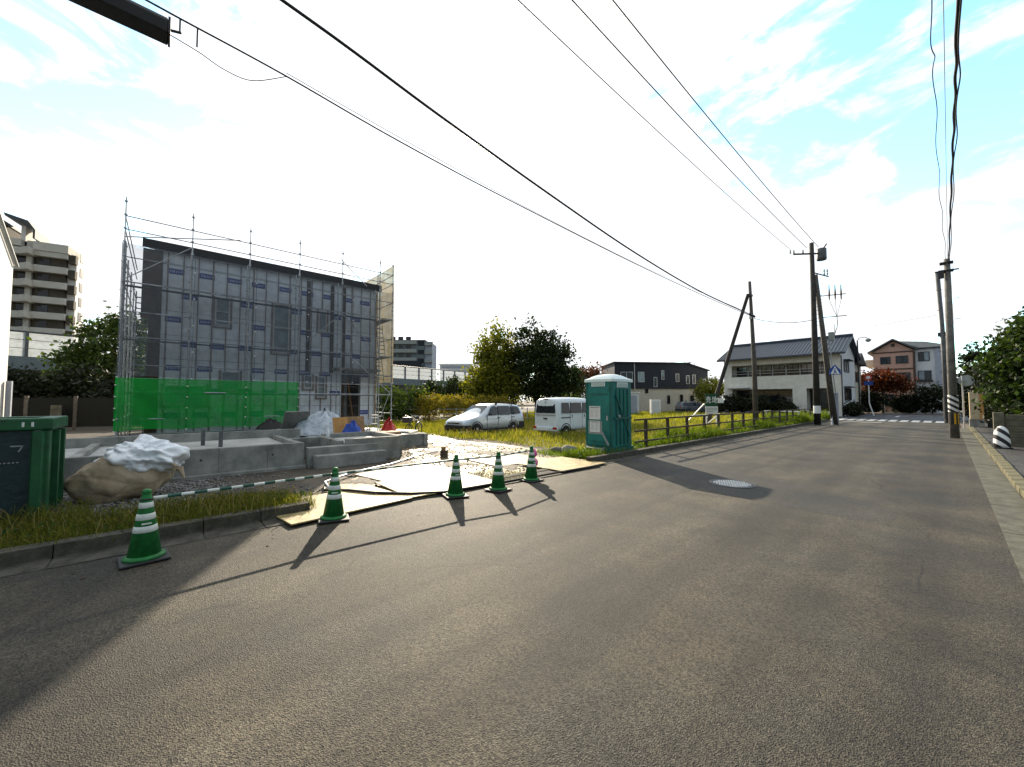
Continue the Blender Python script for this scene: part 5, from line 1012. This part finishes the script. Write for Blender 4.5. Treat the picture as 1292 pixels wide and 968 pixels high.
t = thing('weathered_wall', 'dark plastered garden wall under the conifers on the right', 'wall', (2.2,34.5,0)); MB().box(-.7,12,.4,.6,0,1.6).build('wall', M['frame_d'], t); MB().box(-.75,12,.35,.65,1.6,1.68).build('coping', M['conc_d'], t)
# manhole
t = thing('manhole_cover', 'round iron manhole cover with sun glint coloured white on its grid in the middle of the road', 'manhole cover', (-2.82,8.22,.008), .4)
MB().lathe([(.40,-.02),(.40,.006),(.35,.007),(.35,-.02)], n=36).build('ring', M['dark'], t); MB().lathe([(.34,-.02),(.34,.005)], n=36).build('cover', M['steel_d'], t)
g = MB()
for i in range(-7,8):
    for j in range(-7,8):
        x, y = i*.043, j*.043
        if math.hypot(x,y) < .31: g.box(x-.015,x+.015,y-.009 if (i+j)%2 else y-.015,y+.009 if (i+j)%2 else y+.015,.005,.0105)
g.build('grid_studs', M['roadpaint'], t)['kind'] = 'stuff'  # white stud colour stands for sun reflected off the iron pattern
# ------------------------------------------------------------------ trees and plants
tree('ginkgo_tree', 'yellow-green bushy tree standing left of the dark tree behind the cars', (-28.6,23.3,0), 9, [(0,0,4.2,2.0,2.0,2.6),(-.2,.2,6.6,1.5,1.5,1.9),(.9,.5,3.0,1.6,1.6,1.7),(-.9,-.7,3.0,1.6,1.6,1.6),(.3,.1,8.0,.6,.6,1.1),(-1.3,-.9,6.6,.6,.6,1.0),(.9,.8,7.2,.5,.5,.9),(-1.5,-1.3,4.9,.8,.8,.6)], 'l_yel', 270, 46, .15, .85, .16, 11)
tree('broadleaf_tree', 'tall dark green tree standing right of the yellow-green tree behind the van', (-26.2,26.6,0), 9, [(0,0,4.4,2.7,2.7,2.6),(-.7,-.2,6.9,1.5,1.5,1.9),(1.3,.9,6.2,1.5,1.5,1.8),(1.9,1.6,3.6,1.6,1.6,1.6),(-.5,-.2,8.6,.6,.6,.8),(-1.6,-1.2,5.2,1.3,1.3,1.6),(1.0,.9,7.9,.5,.5,.9),(2.6,2.0,5.2,.7,.7,.9),(-1.3,-.8,8.0,.5,.5,.8),(2.8,2.2,3.0,.8,.8,.9)], 'l_dark', 370, 46, .15, .85, .20, 12)
tree('garden_tree', 'dark tree rising against the left end of the scaffold', (-43.6,-3.0,0), 9, [(0,0,5.5,2.3,2.3,2.6),(.3,1.0,7.6,1.2,1.2,1.2),(-.8,-1.7,4.0,1.8,1.8,1.8),(0,0,2.4,2.5,2.5,1.8)], 'l_mid', 300, 44, .16, .8, .2, 13)
for k,(x,y,h,lab) in enumerate(((-33,20.5,3.9,'dark evergreen shrub behind the goldenrod, right beside the scaffold'),(-33.5,24,4.0,'dark evergreen shrub behind the goldenrod, in the middle of the row'),(-33,28,3.9,'dark evergreen shrub behind the goldenrod, next to the yellow-green tree'),(-27.5,12.9,2.6,'bright green shrub at the right foot of the scaffold'))):
    bush('evergreen_shrub', lab, (x,y,0), [(0,0,h*.5,2.0,2.2,h*.5),(.5,1.1,h*.6,1.0,1.0,h*.45),(-.4,-1.2,h*.55,1.0,1.0,h*.5)], 'l_mid' if k == 3 else 'l_dark', 120, 40, .12, .6, 20+k, group='shrubs along the back of the lot')
for k,(x,y) in enumerate(((-25.5,14.6),(-25.3,16.6),(-25.0,18.6),(-24.6,20.4))):
    bush('goldenrod_clump', ['yellow flowering weed clump nearest the scaffold','yellow flowering weed clump second from the scaffold','yellow flowering weed clump behind the silver car bonnet','yellow flowering weed clump below the yellow-green tree'][k], (x,y,0), [(0,0,1.0,.9,1.0,1.0),(.2,.5,1.5,.5,.6,.5),(-.2,-.5,1.4,.5,.6,.6)], 'l_gold', 80, 40, .07, .35, 30+k, group='yellow weed clumps at the back of the lot', cat='weeds')
tree('small_tree', 'reddish brown small tree left of the navy building', (-31.0,40.5,0), 6, [(0,0,4.2,1.9,1.9,1.6),(-1,-.9,3.0,1.4,1.4,1.3),(.9,.8,5.2,1.0,1.0,.8)], 'l_rust', 110, 36, .16, .75, .12, 41, shell=.3)
tree('small_tree', 'thin dark tree between the tall dark tree and the reddish one', (-32.8,38.0,0), 6, [(0,0,3.6,2.0,2.0,2.0),(1.2,1.2,5.3,1.1,1.1,.7)], 'l_dark', 150, 36, .16, .8, .12, 42, shell=.3)
bush('hedge_bush', 'low dark hedge behind the white van', (-25.5,31.5,0), [(0,0,1.0,2.6,3.2,1.1),(.6,3,1.1,1.6,2,1.0)], 'l_mid', 140, 40, .12, .6, 43, cat='hedge')
tree('small_tree', 'olive rounded tree behind the leaning strut of the wooden pole', (-20.5,53,0), 5, [(0,0,2.8,1.8,1.8,1.7)], 'l_yel', 110, 36, .13, .6, .12, 44)
for k,(x,y,rx,h,lab) in enumerate(((-16.0,48.3,1.5,2.3,'dark clipped shrub at the left of the tiled house front'),(-13.7,48.2,1.4,2.2,'dark clipped shrub in the middle of the tiled house front'),(-11.4,48.4,1.1,1.5,'small dark shrub at the right of the tiled house front'),(-17.9,47.6,.9,1.5,'small dark shrub beside the sale sign'),(-6.2,50.8,.5,1.3,'narrow potted shrub at the corner of the tiled house'))):
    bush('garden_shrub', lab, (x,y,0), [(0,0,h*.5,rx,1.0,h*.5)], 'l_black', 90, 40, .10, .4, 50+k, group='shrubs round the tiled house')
tree('maple_tree', 'red maple with spreading orange-red crown in front of the pink house', (-5.4,67.5,0), 6, [(0,0,4.0,2.0,1.9,1.1),(1.3,.2,3.4,1.3,1.3,.7),(-1.1,0,4.1,1.2,1.2,.9)], 'l_red', 190, 40, .14, .7, .11, 61, bark='polew')
for k,(x,y,rx,h,lab) in enumerate(((-6.6,66.2,1.3,2.9,'dark hedge under the left side of the red maple'),(-1.2,66.6,2.0,3.4,'dark clipped hedge in front of the grey wing'),(-3.4,66.8,1.2,2.2,'dark hedge under the right side of the red maple'))):
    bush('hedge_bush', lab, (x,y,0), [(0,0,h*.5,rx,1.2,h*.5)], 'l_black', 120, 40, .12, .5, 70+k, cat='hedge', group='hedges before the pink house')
tree('hedge_tree', 'leafy green tree overhanging the block wall at the right edge', (2.75,22.9,0), 5, [(0,0,3.0,1.75,1.5,1.6),(.3,.4,4.2,1.2,1.2,.9),(-.5,-.2,2.0,1.2,1.1,.9),(.7,0,1.9,1.5,1.2,.9)], 'l_hedge', 620, 46, .085, .45, .10, 81, shell=.4)
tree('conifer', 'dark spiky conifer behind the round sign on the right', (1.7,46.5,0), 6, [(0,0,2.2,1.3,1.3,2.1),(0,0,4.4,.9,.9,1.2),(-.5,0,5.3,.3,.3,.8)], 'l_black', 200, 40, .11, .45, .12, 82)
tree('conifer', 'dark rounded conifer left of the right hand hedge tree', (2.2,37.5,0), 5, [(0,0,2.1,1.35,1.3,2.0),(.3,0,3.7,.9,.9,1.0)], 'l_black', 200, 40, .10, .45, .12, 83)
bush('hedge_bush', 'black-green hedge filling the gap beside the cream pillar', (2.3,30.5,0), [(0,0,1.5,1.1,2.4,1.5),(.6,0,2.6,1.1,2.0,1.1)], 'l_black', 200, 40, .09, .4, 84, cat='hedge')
# dark hedge, old fence at the left back
for k,(x,y,lab) in enumerate(((-40,-7.5,'dark hedge mass below the noise barrier at the far left'),(-38.5,-4.2,'dark hedge mass right of the far-left hedge'),(-37,-1.5,'dark hedge mass at the left end of the scaffold'))):
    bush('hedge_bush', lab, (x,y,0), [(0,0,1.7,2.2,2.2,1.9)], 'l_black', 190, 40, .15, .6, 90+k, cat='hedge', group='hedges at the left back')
t = thing('board_fence', 'dark panel fence with concrete posts at the back left of the site', 'fence', (-33,-9,0), math.atan2(9,1.5))
for k in range(7): MB().box(k*1.8+.08,k*1.8+1.72,-.02,.02,.15,1.75).build('panel', M['fence_d'], t); MB().box(k*1.8-.07,k*1.8+.07,-.07,.07,0,1.85).build('post', M['polew'], t)
o = MB().box(-.18,.18,-.18,.18,0,1.35).build('concrete_post', M['conc_d'], bevel=.02); o.location = (-31.6,-4.3,0); tag(o, 'short concrete post standing before the dark panel fence', 'post')
# grass
def infield(x, y):   # keep clear of the sandy track and cars
    return ~((y < 9.6+(x+11)*-.02) & (x > -13)) & ((y-9.0) > (-13-x)*-.0+np.where(x < -13, -.35*(x+13)*.0, 0)) & ~((np.abs(x+15.85)<1.0)&(np.abs(y-12.35)<2.0)) & ~((np.abs(x+12.3)<.7)&(np.abs(y-14.75)<1.6)) & ~((np.abs(x+6.98)<.55)&(np.abs(y-10.2)<.65))
grass('field_grass', [(-26,-7.2,9.2,26,52000,.12,.42,.011,infield),(-34,-7.2,26,46,26000,.25,.60,.022,None),(-28,-18,9,14,9000,.15,.4,.014,None)], M['l_field'], 3, 'yellowing rough grass over the whole field')
grass('verge_grass', [(-7.35,-6.22,-4,1.5,17000,.06,.33,.0045,None),(-8.0,-6.3,-4,-.7,9000,.1,.42,.0045,None),(-6.5,-6.12,-4,1.7,2600,.1,.36,.004,None),(-7.9,-6.3,1.0,1.7,1500,.04,.15,.0035,None),(-7.3,-5.8,4.3,6.0,2600,.03,.10,.004,lambda x,y: ((x+6.4)/.75)**2+((y-5.15)/.85)**2<1)], M['l_grass'], 4, 'green grass growing along the kerb verge')
grass('roadside_grass', [(-7.4,-6.32,8.5,12,5000,.12,.4,.007,lambda x,y: ~((np.abs(x+6.98)<.6)&(np.abs(y-10.2)<1.1))),(-7.6,-6.32,12,40,26000,.2,.75,.011,lambda x,y: ~((np.abs(x+6.98)<.6)&(np.abs(y-10.2)<1.1))),(-8.2,-6.3,29,40,6000,.5,1.15,.02,None),(-8.6,-6.25,8.3,9.3,1500,.05,.2,.005,None)], M['l_lush'], 5, 'lush green grass and weeds along the rail fence')
def mud(seed):
    r = random.Random(seed); m = MB()
    for x, y, w, l in ((-8.7,3.3,.55,.4),(-9.3,4.6,.4,.5),(-8.4,5.6,.5,.35),(-10.6,6.4,.6,.5),(-9.6,7.4,.7,.35),(-7.3,6.3,.45,.3),(-12.2,7.0,.8,.4),(-11.6,8.2,.6,.35),(-8.9,8.0,.5,.4),(-7.9,3.0,.35,.3),(-14.0,8.0,.8,.35),(-6.9,4.6,.4,.5)):
        n = 22; ph = r.uniform(0,6); P = []
        for k in range(n): a = 2*math.pi*k/n; q = 1+.3*math.sin(3*a+ph)+.18*math.sin(7*a+2*ph)+r.uniform(-.12,.12); P.append((x+w*q*math.cos(a), y+l*q*math.sin(a), 0))
        c = len(m.v); m.add(P+[(x,y,.025)], [(k,(k+1)%n,n) for k in range(n)])
    o = m.build('mud_patches', M['earth'], smooth=True); o['kind'] = 'stuff'; o['label'] = 'dark wet mud patches on the sandy track'
mud(4)
grass('dry_stalks', [(-7.6,-6.1,-4,1.7,1300,.12,.48,.003,None),(-22,-7,9.5,24,5000,.2,.6,.007,infield),(-12.5,-6.6,2.8,8.8,500,.03,.12,.004,None)], M['l_dry'], 8, 'straw-coloured dry stalks standing in the grass')
def weeds():
    rng = np.random.default_rng(12); P = []; Z = []
    for k in range(46):
        x, y = (rng.uniform(-7.2,-6.15), rng.uniform(-4,1.7)) if k < 26 else (rng.uniform(-7.3,-6.3), rng.uniform(8.5,20))
        n = rng.integers(14,34); r_ = rng.uniform(.06,.16); q = rng.normal(size=(n,3))*[r_,r_,r_*.5]; q[:,2] = np.abs(q[:,2])+.03; P.append(q+[x,y,.06 if k < 26 else .1]); Z.append(np.full(n, rng.uniform(.018,.04)))
    V, F = quads(np.concatenate(P), np.concatenate(Z), rng, .2); o = link('broadleaf_weeds', npmesh('broadleaf_weeds', V, F), M['l_weed']); o['kind'] = 'stuff'; o['label'] = 'low broad-leaved weeds spilling over the kerb'
    P = np.stack([rng.uniform(-6.1,-5.0,170), rng.uniform(-2.5,14,170), np.full(170,.03)],1); P[:,0] = -6.08+(P[:,0]+6.1)**2*.9
    V, F = quads(P, rng.uniform(.012,.03,170), rng, .0); V[:,2] = np.clip(V[:,2]*.4, .012, .05); o = link('fallen_leaves', npmesh('fallen_leaves', V, F), M['l_rust']); o['kind'] = 'stuff'; o['label'] = 'fallen brown leaves along the left gutter'
weeds()
def stones(name, n, x0, x1, y0, y1, s0, s1, m, seed, test=None, label=None):
    rng = np.random.default_rng(seed); x = rng.uniform(x0,x1,n); y = rng.uniform(y0,y1,n)
    if test is not None: k = test(x,y); x, y = x[k], y[k]
    n = len(x); s = rng.uniform(s0,s1,n); P = np.stack([x,y,s*.3-.01],1)
    D = np.array([(1,0,0),(0,1,0),(-1,0,0),(0,-1,0),(0,0,.7),(0,0,-.7)]); J = 1+rng.uniform(-.35,.35,(n,6,3)); V = (P[:,None,:]+D[None]*J*s[:,None,None]).reshape(-1,3)
    F = np.array([(0,1,4),(1,2,4),(2,3,4),(3,0,4),(1,0,5),(2,1,5),(3,2,5),(0,3,5)]); F = (np.arange(n)*6)[:,None,None]+F[None]
    o = link(name, npmesh(name, V, F.reshape(-1,3)), m); o['kind'] = 'stuff'; o['label'] = label
stones('gravel_stones', 9000, -10.2,-6.9,-3,2.2,.012,.035,M['gravel'],3,test=lambda x,y:(np.random.default_rng(1).random(len(x)) < np.clip(1.25-(y+.2)*.75,.04,1)),label='loose grey gravel around the bulk bag')
stones('sand_clods', 2500, -13,-6.2,2.6,9,.008,.04,M['sand'],5,test=lambda x,y:(y>2.4-(x+6.5)*.6),label='clods and stones on the sandy track')
stones('dark_clods', 1600, -12,-6.2,2.6,9,.006,.03,M['soil'],6,test=lambda x,y:(y>2.4-(x+6.5)*.6)&(np.sin(x*3)*np.sin(y*2.3)>.1),label='dark mud crumbs on the sandy track')
stones('gutter_grit', 1500, -6.09,-5.45,-3,16,.003,.009,M['gravel'],8,test=lambda x,y:(np.random.default_rng(2).random(len(x)) < np.exp(-(x+6.09)*5)),label='grit washed up along the left gutter')
stones('gutter_grit', 1200, .2,.78,2,20,.003,.009,M['gravel'],9,label='grit lying in the right gutter')
stones('road_grit', 1100, -5.9,.3,.5,9,.003,.007,M['conc_d'],7,label='small pale grit scattered on the road')
